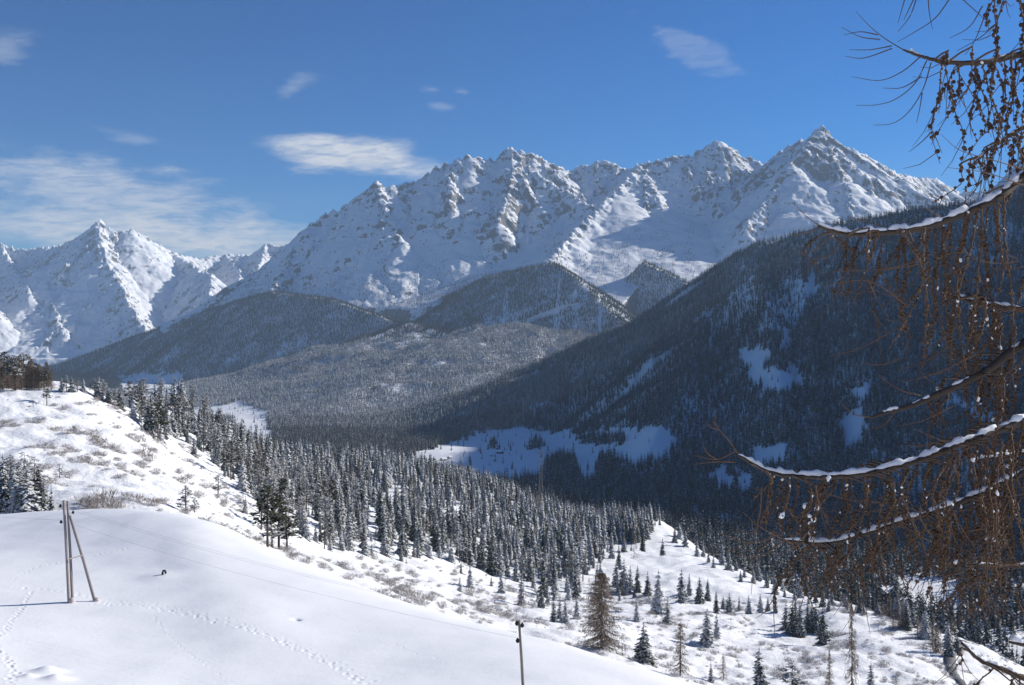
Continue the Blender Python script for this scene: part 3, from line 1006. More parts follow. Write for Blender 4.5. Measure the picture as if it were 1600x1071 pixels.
# ------------------------------------------------------------------ far forests
CLEARINGS = [
    [(590, 726), (640, 714), (690, 695), (740, 678), (800, 668), (850, 672), (900, 680), (950, 674), (1025, 666), (1062, 684), (1045, 716), (1005, 726), (950, 748), (880, 756), (760, 752)],
    [(1155, 552), (1190, 540), (1203, 575), (1243, 578), (1256, 605), (1222, 612), (1175, 602)], [(1250, 498), (1232, 545), (1216, 548), (1236, 492)],
    [(1232, 440), (1272, 436), (1268, 470), (1245, 478)], [(1312, 662), (1352, 640), (1352, 690), (1322, 706)], [(1108, 742), (1132, 725), (1146, 765), (1118, 772)],
    [(1172, 700), (1222, 692), (1232, 722), (1190, 735)], [(1150, 735), (1180, 745), (1172, 775), (1150, 768)], [(1330, 610), (1352, 600), (1345, 640)],
    [(178, 588), (290, 581), (285, 618), (240, 636), (196, 624)], [(358, 648), (416, 640), (432, 692), (368, 702)], [(285, 640), (370, 628), (412, 640), (320, 658)],
    [(1580, 985), (1680, 985), (1680, 1040), (1570, 1030)], [(1395, 900), (1480, 905), (1500, 945), (1420, 945)]]
CLUMPS = [[(846, 750), (856, 722), (880, 708), (898, 718), (904, 752)], [(924, 752), (936, 722), (960, 714), (982, 722), (990, 748)], [(890, 694), (935, 680), (985, 686), (975, 694)], [(760, 700), (772, 692), (776, 700)], [(826, 700), (840, 690), (850, 700)]]


def far_forest():
    out = {}
    for key, (x0, x1, y0, y1, sp) in dict(valley_forest=(-900, 2200, 520, 2950, 5.6), hill_forest=(-2900, 700, 2500, 4450, 7.0), mountain_forest=(-4300, 1100, 4000, 6800, 7.2)).items():
        x, y = jitter_grid(x0, x1, y0, y1, sp)
        u = CX + F * x / y
        keep = (u > -300) & (u < 1985)
        x, y = x[keep], y[keep]
        z, win = valley_h(x, y, True)
        px, py = project(x, y, z)
        p = np.full(x.shape, 0.94)
        steep = np.isin(win, (13, 14, 15, 16))          # the steep dark spurs under the mountain range
        if key == 'mountain_forest':
            p = np.where(~steep & (y < 4450), 0.0, p)
        if key == 'hill_forest':
            p = np.where(steep, 0.0, p)
        gap = fbm(x / 150, y / 150, 4, 81)
        p = np.where(gap > 0.42, 0.62, p)
        p = np.where(gap > 0.7, 0.3, p)
        wpx, wpy = px + 11 * fbm(x / 60, y / 60, 4, 83), py + 8 * fbm(x / 60 + 50, y / 60, 4, 84)
        for c in CLEARINGS:
            p = np.where(inside(wpx, wpy, c), 0.01, p)
        for c in CLUMPS:
            p = np.where(inside(wpx, wpy, c), 0.9, p)
        if key == 'valley_forest':
            rock = inside(px, py, [(1130, 420), (1180, 400), (1180, 470), (1140, 480)]) | inside(px, py, [(1180, 520), (1200, 470), (1240, 440), (1265, 470), (1245, 515)])
            p = np.where(rock, 0.4, p)
        if key == 'mountain_forest':
            ch = perlin(px / 13.0, py / 160.0, 7)
            p = np.where((px > 770) & (px < 940) & (py > 425) & (ch > 0.36), 0.25, p)
        keep = RNG.random(x.shape) < p
        pts = np.stack([x, y, z - 0.4], -1)[keep]
        out[key] = (pts, (7 + 15 * RNG.random(len(pts)) ** 0.9) * (1 + 0.15 * fbm(pts[:, 0] / 120, pts[:, 1] / 120, 2, 91)))
    return out


FF = far_forest()
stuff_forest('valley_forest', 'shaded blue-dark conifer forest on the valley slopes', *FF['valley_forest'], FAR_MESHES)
stuff_forest('hill_forest', 'frosted sunlit conifer forest on the middle hills', *FF['hill_forest'], FROST_SUN_MESHES)
stuff_forest('mountain_forest', 'dark conifer forest under the snowy mountain faces', *FF['mountain_forest'], SHADE_MESHES)


def treeline():
    x, y = jitter_grid(-2600, 1500, 5050, 6500, 15)
    u = CX + F * x / y
    keep = (u > 330) & (u < 1250)
    x, y = x[keep], y[keep]
    z = alpine_h(x, y, MASSIF, -400, 50)
    px, py = project(x, y, z)
    n = fbm(x / 160, y / 160, 3, 95)
    p = np.clip((py - 395 - 45 * n) / 70, 0, 1) ** 1.5 * 0.9
    p = np.where((px > 840) & (px < 1090), np.clip((py - 345 - 60 * n) / 60, 0, 1) * 0.5 * (perlin(px / 14, py / 70, 5) > -0.05), p)
    keep = RNG.random(x.shape) < p
    pts = np.stack([x, y, z - 0.5], -1)[keep]
    return pts, RNG.uniform(8, 16, len(pts))


stuff_forest('treeline_forest', 'scattered dark conifers thinning out on the snowy mountain foot', *treeline(), SHADE_MESHES)

# ------------------------------------------------------------------ near forest on the valley side
def hill_point(px, py, y0=150.0, y1=1100.0):
    """where the line of sight through a picture point meets the hillside"""
    Y = np.geomspace(y0, y1, 1200)
    X = (px - CX) / F * Y
    z = hill_h(X, Y)
    below = (HY - py) / F * Y <= z
    k = int(np.argmax(below)) if below.any() else int(np.argmin(np.abs((HY - py) / F * Y - z)))
    return float(X[k]), float(Y[k]), float(z[k])


def tree(kind, x, y, z, h, label, group, name=None, wide=1.0, rot=None, lean=0.0):
    cr, tr = random.choice(KINDS[kind])
    nm = name or {'slim_spruce': 'spruce_tree', 'spruce': 'spruce_tree', 'pine': 'pine_tree', 'snowy_pine': 'pine_tree'}.get(kind, 'larch_tree')
    o = link(nm, None, label=label, cat='tree', group=group, loc=(x, y, z))
    o.scale = (h * wide, h * wide, h)
    o.rotation_euler = (lean, 0, random.uniform(0, 6.28) if rot is None else rot)
    link('crown', cr, o)
    link('trunk', tr, o)
    return o


FOREST = [(196, 640), (215, 668), (300, 700), (335, 742), (388, 790), (412, 832), (470, 852), (540, 862), (620, 868), (700, 880), (780, 900), (850, 930), (905, 935), (925, 900), (938, 862),
          (960, 848), (1012, 846), (1024, 812), (960, 786), (750, 738), (560, 716), (480, 694), (400, 676), (330, 655), (262, 622)]
SPARSE = [(610, 868), (700, 880), (790, 905), (900, 940), (905, 985), (860, 975), (760, 950), (690, 925), (620, 900)]


def near_forest():
    x, y = jitter_grid(-260, 220, 240, 1080, 5.6)
    z = hill_h(x, y)
    px, py = project(x, y, z)
    wu, wv = px + 26 * fbm(x / 30, y / 30, 3, 57), py + 13 * fbm(x / 30 + 9, y / 30, 3, 58)
    p = np.where(inside(px, py, [(870, 850), (1030, 800), (1040, 900), (960, 960), (880, 965)]), 0.05, 0.0)
    p = np.where(inside(wu, wv, FOREST), 0.86, p)
    p = np.where(inside(px, py, SPARSE), 0.10, p)
    gap = fbm(x / 45, y / 45, 3, 55)
    p = np.where((gap > 0.32) & (p > 0.5), 0.35, p)
    # openings in the stand
    for c in ([(380, 735), (450, 745), (475, 765), (420, 760)], [(575, 760), (640, 768), (640, 790), (580, 782)], [(690, 800), (740, 800), (740, 815), (690, 812)]):
        p = np.where(inside(px, py, c), 0.12, p)
    keep = RNG.random(x.shape) < p
    x, y, z, px, py = (a[keep] for a in (x, y, z, px, py))
    h = (4.5 + 13.5 * RNG.random(len(x)) ** 1.1) * np.where(inside(px, py, SPARSE), 0.6, 1.0) * np.where(y < 420, 0.85, 1.0)
    return x, y, z - 0.3, px, py, h


NX, NY, NZ, NPX, NPY, NH = near_forest()
order = np.argsort(-NH / NY)
PLACED = 225
ZONES = [
    (235, 'snowy tree where the slope stand starts below the skyline'), (275, 'snowy tree high in the stand along the slope edge'), (315, 'snowy tree midway in the stand along the slope edge'),
    (350, 'snowy tree low in the stand along the slope edge'), (385, 'snow-dusted tree above the green-brown pines'), (420, 'snow-dusted tree directly behind the green-brown pines'),
    (455, 'snow-dusted tree just right of the green-brown pines'), (490, 'snow-dusted tree where the forest front turns along the field'), (525, 'snow-dusted tree low in the forest front above the rough strip'),
    (560, 'snow-dusted tree in the forest front left of its middle'), (600, 'snow-dusted tree in the forest front nearing its middle'), (640, 'snow-dusted tree at the middle of the forest front'),
    (690, 'snow-dusted tree in the forest front right of its middle'), (750, 'snow-dusted tree in the forest front above the slim pole'), (820, 'snow-dusted tree in the forest front past the slim pole'),
    (880, 'snow-dusted tree at the lower right tip of the forest'), (9999, 'snow-dusted tree where the forest meets the sunny clearing')]
for k in order[:PLACED]:
    u, v = NPX[k], NPY[k]
    zl = next(l for m, l in ZONES if u < m)
    r = random.random()
    kind = ('snowy_pine' if r < 0.45 else 'pine' if r < 0.6 else 'spruce') if u < 520 else ('spruce' if r < 0.6 else 'slim_spruce' if r < 0.9 else 'snowy_pine')
    nm = 'pine' if 'pine' in kind else 'spruce'
    tree(kind, NX[k], NY[k], NZ[k], NH[k], zl.replace('tree', nm, 1), nm + 's: ' + zl.split(' tree ')[1], wide=random.uniform(0.85, 1.2))
rest = order[PLACED:]
stuff_forest('central_forest', 'sunlit snow-dusted conifer forest on the valley side', np.stack([NX, NY, NZ], -1)[rest], NH[rest], MID_MESHES + [larch_crown(R_, 60, 0.2, 0.05, 7).mesh('mid_larch', M_LARCH)])

# ------------------------------------------------------------------ single trees that stand out
def place(kind, px, py, hpx, label, group=None, wide=1.0, sink=0.0, lean=0.0, y0=150.0):
    x, y, z = hill_point(px, py, y0)
    return tree(kind, x, y, z - 0.2 - sink, hpx * y / F, label, group, wide=wide, lean=lean)


G1 = 'lone trees on the sunny lower slope'
for a in (('big_larch', 940, 1012, 122, 'big brown bare larch with broad hanging crown behind the field edge', None, 1.05),
          ('spruce', 1006, 1036, 66, 'stout snow-clad young spruce right beside the big brown larch', None, 1.5),
          ('larch', 1063, 1056, 86, 'sparse bare larch with wide lower boughs behind the field edge', None, 1.3),
          ('slim_spruce', 1111, 1066, 34, 'small slim spruce low on the slope near the bare larch', None, 1.2),
          ('larch', 1130, 1062, 40, 'small pale bare larch sapling near the bottom slope', None, 1.2),
          ('spruce', 1186, 1084, 76, 'snowy spruce cut by the lower picture edge', None, 1.1),
          ('snowy_pine', 1238, 1092, 62, 'dark snow-capped pine bush low at the bottom edge', None, 2.0),
          ('larch', 1296, 1084, 72, 'thin dead snag of larch at the bottom edge', None, 0.7),
          ('larch', 1331, 1080, 142, 'tall thin bare larch rising under the hanging twigs', None, 0.55),
          ('spruce', 1361, 1084, 52, 'small spruce at the bottom edge right of the thin larch', None, 1.1),
          ('spruce', 1105, 1010, 62, 'broad dark spruce alone in the middle of the lower slope', None, 1.25),
          ('spruce', 1120, 997, 42, 'smaller spruce tucked behind the broad lone spruce', None, 1.0),
          ('slim_spruce', 815, 946, 54, 'dark slim spruce alone in front of the forest', None, 1.2),
          ('spruce', 849, 932, 72, 'dark columnar spruce in front of the forest edge', None, 0.85),
          ('slim_spruce', 865, 972, 42, 'small spruce left of a trio above the field edge', None, 1.3),
          ('slim_spruce', 884, 975, 48, 'spruce right of a trio above the field edge', None, 1.3),
          ('slim_spruce', 875, 968, 40, 'middle spruce of a trio above the field edge', None, 1.3)):
    place(*a)
ROW = [(963, 918, 46), (975, 926, 55), (985, 922, 40), (996, 926, 44), (1012, 931, 40), (1029, 960, 72), (1043, 976, 42), (1065, 941, 54), (1077, 931, 36), (1093, 943, 42), (1106, 940, 38),
       (1119, 958, 36), (1140, 960, 36), (1170, 960, 32), (1188, 958, 32), (995, 970, 36), (1155, 955, 24), (1130, 952, 22), (1200, 955, 24), (1212, 958, 22)]
ORD = ('first', 'second', 'third', 'fourth', 'fifth', 'sixth', 'seventh', 'eighth', 'ninth', 'tenth', 'eleventh', 'twelfth', 'thirteenth', 'fourteenth', 'fifteenth', 'sixteenth', 'seventeenth',
       'eighteenth', 'nineteenth', 'twentieth')
for k, (px, py, h) in enumerate(sorted(ROW)):
    place('spruce', px, py, h, f'{ORD[k]} spruce from the forest in the loose row below the clearing', 'spruces in the loose row below the clearing', random.uniform(0.95, 1.3))
for k, (px, py, h) in enumerate([(1228, 985, 46), (1238, 992, 55), (1250, 996, 58), (1262, 988, 48), (1275, 988, 50), (1286, 1006, 60), (1243, 975, 38), (1268, 978, 36)]):
    place('spruce', px, py, h, 'dark spruce in the compact clump right of the lone spruces', 'compact spruce clump on the lower slope', 1.1)
Rq = random.Random(31)
for k in range(28):
    t = Rq.random()
    px = 1398 + 92 * t + Rq.uniform(-12, 12)
    py = 965 + 62 * t + Rq.uniform(-12, 16)
    place('spruce' if k % 2 else 'larch', px, py, Rq.uniform(28, 48), 'grey-green tree in the dense thicket beside the curving road', 'thicket beside the curving road', 1.2)
for k in range(24):
    px = Rq.uniform(1300, 1400)
    place('larch' if k % 3 else 'spruce', px, 945 + (px - 1300) * 0.2 + Rq.uniform(-4, 6), Rq.uniform(10, 26), 'small bushy tree on the rim above the shaded gorge', 'bushy trees on the gorge rim', 1.6)
for k in range(24):
    t = (k + Rq.random()) / 24
    px = 1048 + 250 * t
    py = np.interp(px, (1040, 1070, 1110, 1180, 1240, 1300), (828, 850, 876, 908, 928, 946)) + Rq.uniform(-3, 12)
    place('spruce', px, py, Rq.uniform(16, 36), 'dark spruce along the far rim of the sunny clearing', 'spruces along the far rim of the clearing', 1.15)
for k in range(26):
    u = Rq.random()
    px = 950 + 72 * u + Rq.uniform(-6, 6)
    place('spruce', px, 846 - 10 * u + Rq.uniform(-14, 10), Rq.uniform(30, 44), 'spruce in the dense clump at the upper end of the clearing', 'clump at the upper end of the clearing', 1.05)
# left: clump behind the field crest, trees on the skyline of the slope
for a in (('spruce', 4, 806, 100, 'snow-laden spruce at the left picture edge behind the field', 1.1), ('spruce', 22, 806, 84, 'snowy spruce second from the left picture edge', 1.1),
          ('spruce', 42, 808, 72, 'broad snow-laden spruce in front of the left clump', 1.9), ('spruce', 66, 808, 44, 'small snowy spruce at the right end of the left clump', 1.4),
          ('slim_spruce', 80, 807, 52, 'slim snowy spruce just left of the double utility pole', 1.2),
          ('snowy_pine', 38, 782, 80, 'tall pine with bare stem behind the left clump', 1.2), ('snowy_pine', 54, 782, 72, 'second pine with bare stem behind the left clump', 1.2),
          ('snowy_pine', 16, 786, 82, 'leftmost pine with bare stem behind the left clump', 1.3),
          ('snowy_pine', 290, 802, 48, 'small snowy pine on the slope just above the field crest', 1.6), ('snowy_pine', 304, 802, 26, 'pine sapling right beside the small snowy pine', 1.5),
          ('snowy_pine', 341, 777, 38, 'rounded small snowy pine on the sunny slope', 1.7), ('pine', 418, 856, 102, 'tall green-brown pine beside the field crest', 1.3),
          ('pine', 436, 858, 92, 'second green-brown pine beside the field crest', 1.35), ('pine', 448, 860, 48, 'low bushy pine at the foot of the green-brown pines', 2.2),
          ('pine', 425, 856, 44, 'low left bushy pine under the tall green-brown pine', 2.0),
          ('pine', 73, 634, 30, 'lone crooked small pine on the open sunny slope', 1.4), ('snowy_pine', 93, 748, 26, 'stunted snowy sapling on the bushy slope', 1.4)):
    place(a[0], a[1], a[2], a[3], a[4], None, a[5])
for k in range(12):
    px = -12 + 7.2 * k + Rq.uniform(-3, 3)
    place('snowy_pine' if k % 2 else 'spruce', px, 796 + Rq.uniform(-8, 6), Rq.uniform(60, 92) * (1 - 0.004 * max(px, 0)), ('pine' if k % 2 else 'spruce') + ' filling the dense left clump behind the field crest', ('pines' if k % 2 else 'spruces') + ' of the left clump', 1.2)
for k in range(30):
    px = -10 + 92 * (k + Rq.random()) / 30
    kd = 'larch' if k % 5 else 'pine'
    place(kd, px, 604 + Rq.uniform(-1, 7), Rq.uniform(42, 66) * (1.0 - 0.35 * max(0, px) / 90), ('brown bare larch' if kd == 'larch' else 'dark pine') + ' in the brown copse on the skyline of the slope', ('larches' if kd == 'larch' else 'pines') + ' in the skyline copse', 1.3)
for k, (px, h) in enumerate([(96, 24), (104, 27), (112, 26), (121, 24), (130, 22), (148, 30), (154, 37), (161, 34), (169, 27), (178, 28), (187, 32)]):
    place('snowy_pine' if k % 2 else 'spruce', px, 612 + max(0, px - 130) * 0.45, h, f'{ORD[k]} dark tree along the snowy skyline right of the brown copse', 'dark trees along the skyline', 1.5)

# ------------------------------------------------------------------ shrubs and tufts
SHRUB_SPOTS = [(150, 792, 30), (162, 785, 34), (140, 796, 26), (175, 798, 26), (130, 788, 22), (185, 792, 20), (215, 785, 20), (238, 790, 22), (255, 788, 18), (225, 712, 22), (232, 720, 20), (215, 690, 18),
               (150, 690, 18), (143, 682, 20), (118, 674, 15), (285, 755, 18), (296, 748, 14), (173, 700, 14), (182, 706, 16), (198, 780, 16), (151, 627, 12), (100, 640, 12), (245, 740, 14), (310, 775, 14),
               (620, 925, 20), (632, 932, 22), (645, 938, 26), (660, 945, 24), (672, 938, 18), (690, 950, 16), (610, 915, 16), (480, 880, 16), (505, 888, 14), (545, 905, 16), (735, 930, 18), (760, 958, 18), (720, 958, 16)]
for k, (px, py, h) in enumerate(SHRUB_SPOTS):
    x, y, z = hill_point(px, py)
    where = 'bushy slope behind the utility poles' if px < 320 else 'rough strip between the field edge and forest'
    o = link('shrub', SHRUBS[k % 4], label=f'leafless grey-brown shrub on the {where}', cat='shrub', group=f'shrubs on the {where}', loc=(x, y, z))
    q = h * y / F
    o.scale = (q * 1.15, q * 1.15, q)
    o.rotation_euler = (0, 0, random.uniform(0, 6.28))


def tufts():
    x, y = jitter_grid(-260, 230, 150, 640, 1.7)
    z = hill_h(x, y)
    px, py = project(x, y, z)
    n = fbm(x / 22, y / 22, 3, 61)
    p = np.zeros(x.shape)
    left = (px < 420) & (py > 600)
    p = np.where(left, np.clip(0.10 + 0.5 * n, 0.01, 0.5) * np.clip((py - 612) / 60, 0.1, 1), p)
    low = (px > 420) & (py > 850)
    p = np.where(low, np.clip(0.10 + 0.45 * n, 0.01, 0.45), p)
    p = np.where(inside(px, py, FOREST) | (y > 480), 0.0, p)
    k = RNG.random(x.shape) < p
    pts = np.stack([x, y, z], -1)[k]
    return pts, RNG.uniform(0.2, 1.0, len(pts)) ** 2.6 * 2.2


tp, ts = tufts()
stuff_forest('dry_tufts', 'dry grass tufts and low twigs poking from the snowy slope', tp, ts, SHRUBS, 'tufts', RNG.uniform(0.9, 2.4, len(ts)))

# ------------------------------------------------------------------ poles, wires, pipe
M_WOOD = mat_plain('weathered_pole_wood', (0.19, 0.165, 0.165), (0.36, 0.325, 0.325), 5.0)
M_DARK = mat_plain('dark_ceramic', (0.012, 0.012, 0.014), (0.03, 0.03, 0.03), 5.0, 0.4)
M_STEEL = mat_plain('grey_steel', (0.16, 0.16, 0.17), (0.26, 0.26, 0.27), 5.0, 0.5)
M_PIPE = mat_plain('black_pipe', (0.012, 0.012, 0.015), (0.03, 0.028, 0.03), 9.0, 0.45)
M_CLUMP = mat_plain('clinging_snow', (0.80, 0.82, 0.85), (0.87, 0.88, 0.90), 9.0, 0.7)
M_FOOT = mat_plain('pole_foot_cover', (0.42, 0.36, 0.36), (0.62, 0.57, 0.57), 6.0)


def tube_obj(name, pts, radii, mat, parent, sides=10, loc=(0, 0, 0), cap=True):
    mb = MB()
    pts = [np.array(p, float) for p in pts]
    mb.tube(pts, radii, sides)
    if cap:
        for row, p in ((0, pts[0]), (len(pts) - 1, pts[-1])):
            c = len(mb.v)
            mb.v.append(tuple(p))
            for k in range(sides):
                mb.f.append((row * sides + k, row * sides + (k + 1) % sides, c))
    return link(name, mb.mesh(name, mat, True), parent)


def insulator(parent, p, d):
    o = tube_obj('bracket', [p, np.array(p) + np.array(d) * 0.6, np.array(p) + np.array(d)], [0.018] * 3, M_STEEL, parent, 6)
    e = np.array(p) + np.array(d)
    tube_obj('insulator', [e - (0, 0, 0.06), e, e + (0, 0, 0.06), e + (0, 0, 0.14), e + (0, 0, 0.2)], [0.05, 0.10, 0.11, 0.07, 0.03], M_DARK, parent, 8)
    return e + (0, 0, 0.2)


def V(p, o):
    return np.array(p) - np.array(o)


YP = field_point(111, 943)[1]
base = np.array(field_point(111, 943))
aframe = link('utility_pole', None, label='double wooden utility pole with slanted strut standing in the snow field', cat='utility pole', loc=tuple(base))
for (a, b) in (((99.5, 782, YP), (108.5, 948, YP)), ((105.5, 783, YP + 0.25), (114.0, 946, YP + 0.25))):
    A, B = V(P(*a), base), V(P(*b), base)
    tube_obj('pole', [B - (0, 0, 0.4), (A + B) / 2, A], [0.11, 0.10, 0.088], M_WOOD, aframe, 12)
A, B = V(P(109, 806, YP + 0.1), base), V(P(151, 943, YP + 1.2), base)
tube_obj('strut', [B - (0, 0, 0.35), (A + B) / 2, A], [0.115, 0.108, 0.095], M_WOOD, aframe, 12)
tube_obj('crossbar', [V(P(105, 874.5, YP - 0.1), base), V(P(129, 868.0, YP + 0.45), base)], [0.05, 0.05], M_WOOD, aframe, 8)
for px, dy in ((112, 0.12), (151, 1.2)):
    q = V(P(px, 940, YP + dy), base)
    tube_obj('foot_cover', [q - (0, 0, 0.4), q + (0, 0, 0.1), q + (0.0, 0, 0.28)], [0.30, 0.27, 0.19], M_FOOT, aframe, 9)
ins = []
for p, d in (((100, 792, YP), (-0.28, 0, 0.0)), ((109, 802, YP + 0.25), (0.26, 0, 0.0)), ((101.5, 817, YP), (-0.3, 0, 0.0))):
    ins.append(insulator(aframe, V(P(*p), base), d) + base)

YQ = 54.0
Bq = np.array(P(818.5, 1112, YQ))
Bq[2] = float(field_h(np.array([Bq[0]]), np.array([Bq[1]]))[0])
pole2 = link('telegraph_pole', None, label='single slim grey pole rising from the lower edge of the field', cat='utility pole', loc=tuple(Bq))
T2 = V(P(811, 970, YQ), Bq)
tube_obj('pole', [(0, 0, -0.4), T2 * 0.5, T2], [0.085, 0.078, 0.068], mat_plain('grey_pole_wood', (0.17, 0.15, 0.12), (0.33, 0.30, 0.25), 5.0), pole2, 12)
ins2 = []
for p, d in (((811, 976, YQ), (-0.12, 0, 0)), ((812, 979, YQ), (0.14, 0, 0)), ((812.5, 1003, YQ), (-0.13, 0, 0))):
    o = insulator(pole2, V(P(*p), Bq), d)
    ins2.append(o + Bq)
for c in list(pole2.children):
    if c.name.startswith('insulator'):
        pass


def wire(a, b, sag, label):
    pts = [a + (b - a) * t + np.array((0, 0, -4 * sag * t * (1 - t))) for t in np.linspace(0, 1, 25)]
    mb = MB()
    mb.tube(pts, [0.0045] * 25, 4)
    link('power_line', mb.mesh('power_line', M_STEEL), label=label, cat='wire', group='wires over the snow field')


for k, w in enumerate(('upper left', 'upper right', 'lower')):
    wire(ins[k], ins2[k], 0.5, f'thin {w} wire strung across the field between the two poles')
    wire(ins[k], ins[k] + np.array((-60, 8, 3.0)), 0.5, f'thin {w} wire leading left from the double pole')

hp = np.array(field_point(254, 902))
mb = MB()
arc = [(0, 0, -0.3), (0, 0, 0.0), (0, 0, 0.32)] + [(0.13 - 0.13 * math.cos(q), 0, 0.38 + 0.15 * math.sin(q)) for q in np.linspace(0.2, 2.9, 8)] + [(0.27, 0, 0.27)]
mb.tube(arc, [0.085] * len(arc), 10)
link('vent_pipe', mb.mesh('vent_pipe', M_PIPE, True), label='small black hooked vent pipe sticking out of the snow', cat='pipe', loc=tuple(hp))

# ------------------------------------------------------------------ road on the lower right slope
M_ROAD = mat_plain('wet_asphalt', (0.035, 0.04, 0.048), (0.06, 0.065, 0.075), 0.3, 0.6, object_space=False)
rp = [hill_point(px, py, 200.0) for (px, py) in ((1508, 1003), (1498, 1008), (1489, 1018), (1484, 1032), (1486, 1046), (1494, 1060), (1508, 1074), (1530, 1090))]
rc = curve_through([(p[0], p[1]) for p in rp], 1.5)
rd = np.gradient(rc, axis=0)
rd /= np.linalg.norm(rd, axis=1)[:, None]
rn = np.stack([-rd[:, 1], rd[:, 0]], -1)
rows = []
for off in (-1.9, -1.5, 0.0, 1.5, 1.9):
    q = rc + rn * off
    rows.append(np.stack([q[:, 0], q[:, 1], np.maximum(hill_h(q[:, 0], q[:, 1]), hill_f(q[:, 0], q[:, 1])) + (0.35 if abs(off) < 1.7 else -0.5)], -1))
rv = np.stack(rows, 1)
link('road', mesh_from('road', rv.reshape(-1, 3), grid_faces(*rv.shape[:2]), M_ROAD, True), label='dark cleared road curving down the lower slope', cat='road', kind='structure')


# ------------------------------------------------------------------ buildings and pylon
def terrain_hit(px, py, f, y0, y1):
    Y = np.geomspace(y0, y1, 2500)
    X = (px - CX) / F * Y
    z = f(X, Y)
    k = int(np.argmax((HY - py) / F * Y <= z))
    return float(X[k]), float(Y[k]), float(z[k])


M_TIMBER = mat_plain('dark_timber', (0.045, 0.032, 0.024), (0.10, 0.07, 0.05), 2.0)
M_PLASTER = mat_plain('pale_plaster', (0.42, 0.40, 0.37), (0.52, 0.50, 0.46), 2.0)
M_GLASS = mat_plain('dark_window', (0.02, 0.022, 0.03), (0.03, 0.035, 0.045), 2.0, 0.15)


def box(cx, cy, cz, sx, sy, sz):
    v = np.array([(x, y, z) for z in (-1, 1) for y in (-1, 1) for x in (-1, 1)], float) * (sx / 2, sy / 2, sz / 2) + (cx, cy, cz)
    return v, np.array([(0, 2, 3, 1), (4, 5, 7, 6), (0, 1, 5, 4), (2, 6, 7, 3), (0, 4, 6, 2), (1, 3, 7, 5)])


def hut(name, loc, w, d, h, roof, rot, label, wall_mat, cat='hut', group=None):
    o = link(name, None, label=label, cat=cat, group=group, loc=loc)
    o.rotation_euler = (0, 0, rot)
    v = [(-w / 2, -d / 2, -1.5), (w / 2, -d / 2, -1.5), (w / 2, d / 2, -1.5), (-w / 2, d / 2, -1.5), (-w / 2, -d / 2, h), (w / 2, -d / 2, h), (w / 2, d / 2, h), (-w / 2, d / 2, h), (-w / 2, 0, h + roof), (w / 2, 0, h + roof)]
    me = bpy.data.meshes.new('wall')
    me.from_pydata(v, [], [(0, 1, 5, 4), (2, 3, 7, 6), (1, 2, 6, 9, 5), (3, 0, 4, 8, 7)])
    me.materials.append(wall_mat)
    link('wall', me, o)
    e, t = 0.6, 0.45
    sl = roof / (d / 2)
    rv = []
    for x in (-w / 2 - e, w / 2 + e):
        rv += [(x, -d / 2 - e, h - e * sl + 0.05), (x, 0, h + roof + 0.05), (x, d / 2 + e, h - e * sl + 0.05), (x, -d / 2 - e, h - e * sl + t), (x, 0, h + roof + t + 0.1), (x, d / 2 + e, h - e * sl + t)]
    me = bpy.data.meshes.new('roof')
    me.from_pydata(rv, [], [(0, 1, 7, 6), (1, 2, 8, 7), (3, 9, 10, 4), (4, 10, 11, 5), (0, 6, 9, 3), (2, 5, 11, 8), (0, 3, 4, 1), (1, 4, 5, 2), (6, 7, 10, 9), (7, 8, 11, 10)])
    me.materials.append(M_CLUMP)
    link('roof', me, o)
    for sx in (-0.25, 0.25):
        link('window', mesh_from('window', *box(sx * w, -d / 2 - 0.03, h * 0.55, w * 0.16, 0.06, h * 0.35), M_GLASS), o)
    link('door', mesh_from('door', *box(0, -d / 2 - 0.03, h * 0.4, w * 0.13, 0.06, h * 0.8), M_TIMBER), o)
    return o


for k, (px, py, w, lab) in enumerate([(781, 709, 11, 'dark timber barn alone in the middle of the shaded meadow'), (768, 713, 6, 'low hay hut just left of the meadow barn'),
                                      (660, 717, 10, 'leftmost farmhouse of the hamlet below the shaded meadow'), (676, 719, 9, 'middle farmhouse of the hamlet below the shaded meadow'),
                                      (693, 720, 9, 'small dark barn at the right of the hamlet'), (703, 717, 8, 'last pale house on the right of the hamlet')]):
    hut('barn', terrain_hit(px, py, valley_h, 900, 3500), w, w * 0.75, w * 0.32, w * 0.25, 0.3 * k - 0.5, lab, M_TIMBER if k % 3 != 2 else M_PLASTER)
cx_, cy_, cz_ = terrain_hit(1384, 934, valley_h, 520, 2500)
hut('cabin', (cx_, cy_, cz_ + 1.0), 11, 9, 4.2, 2.8, 0.6, 'snow-roofed cabin in the blue shade beyond the gorge rim', M_TIMBER, 'cabin')


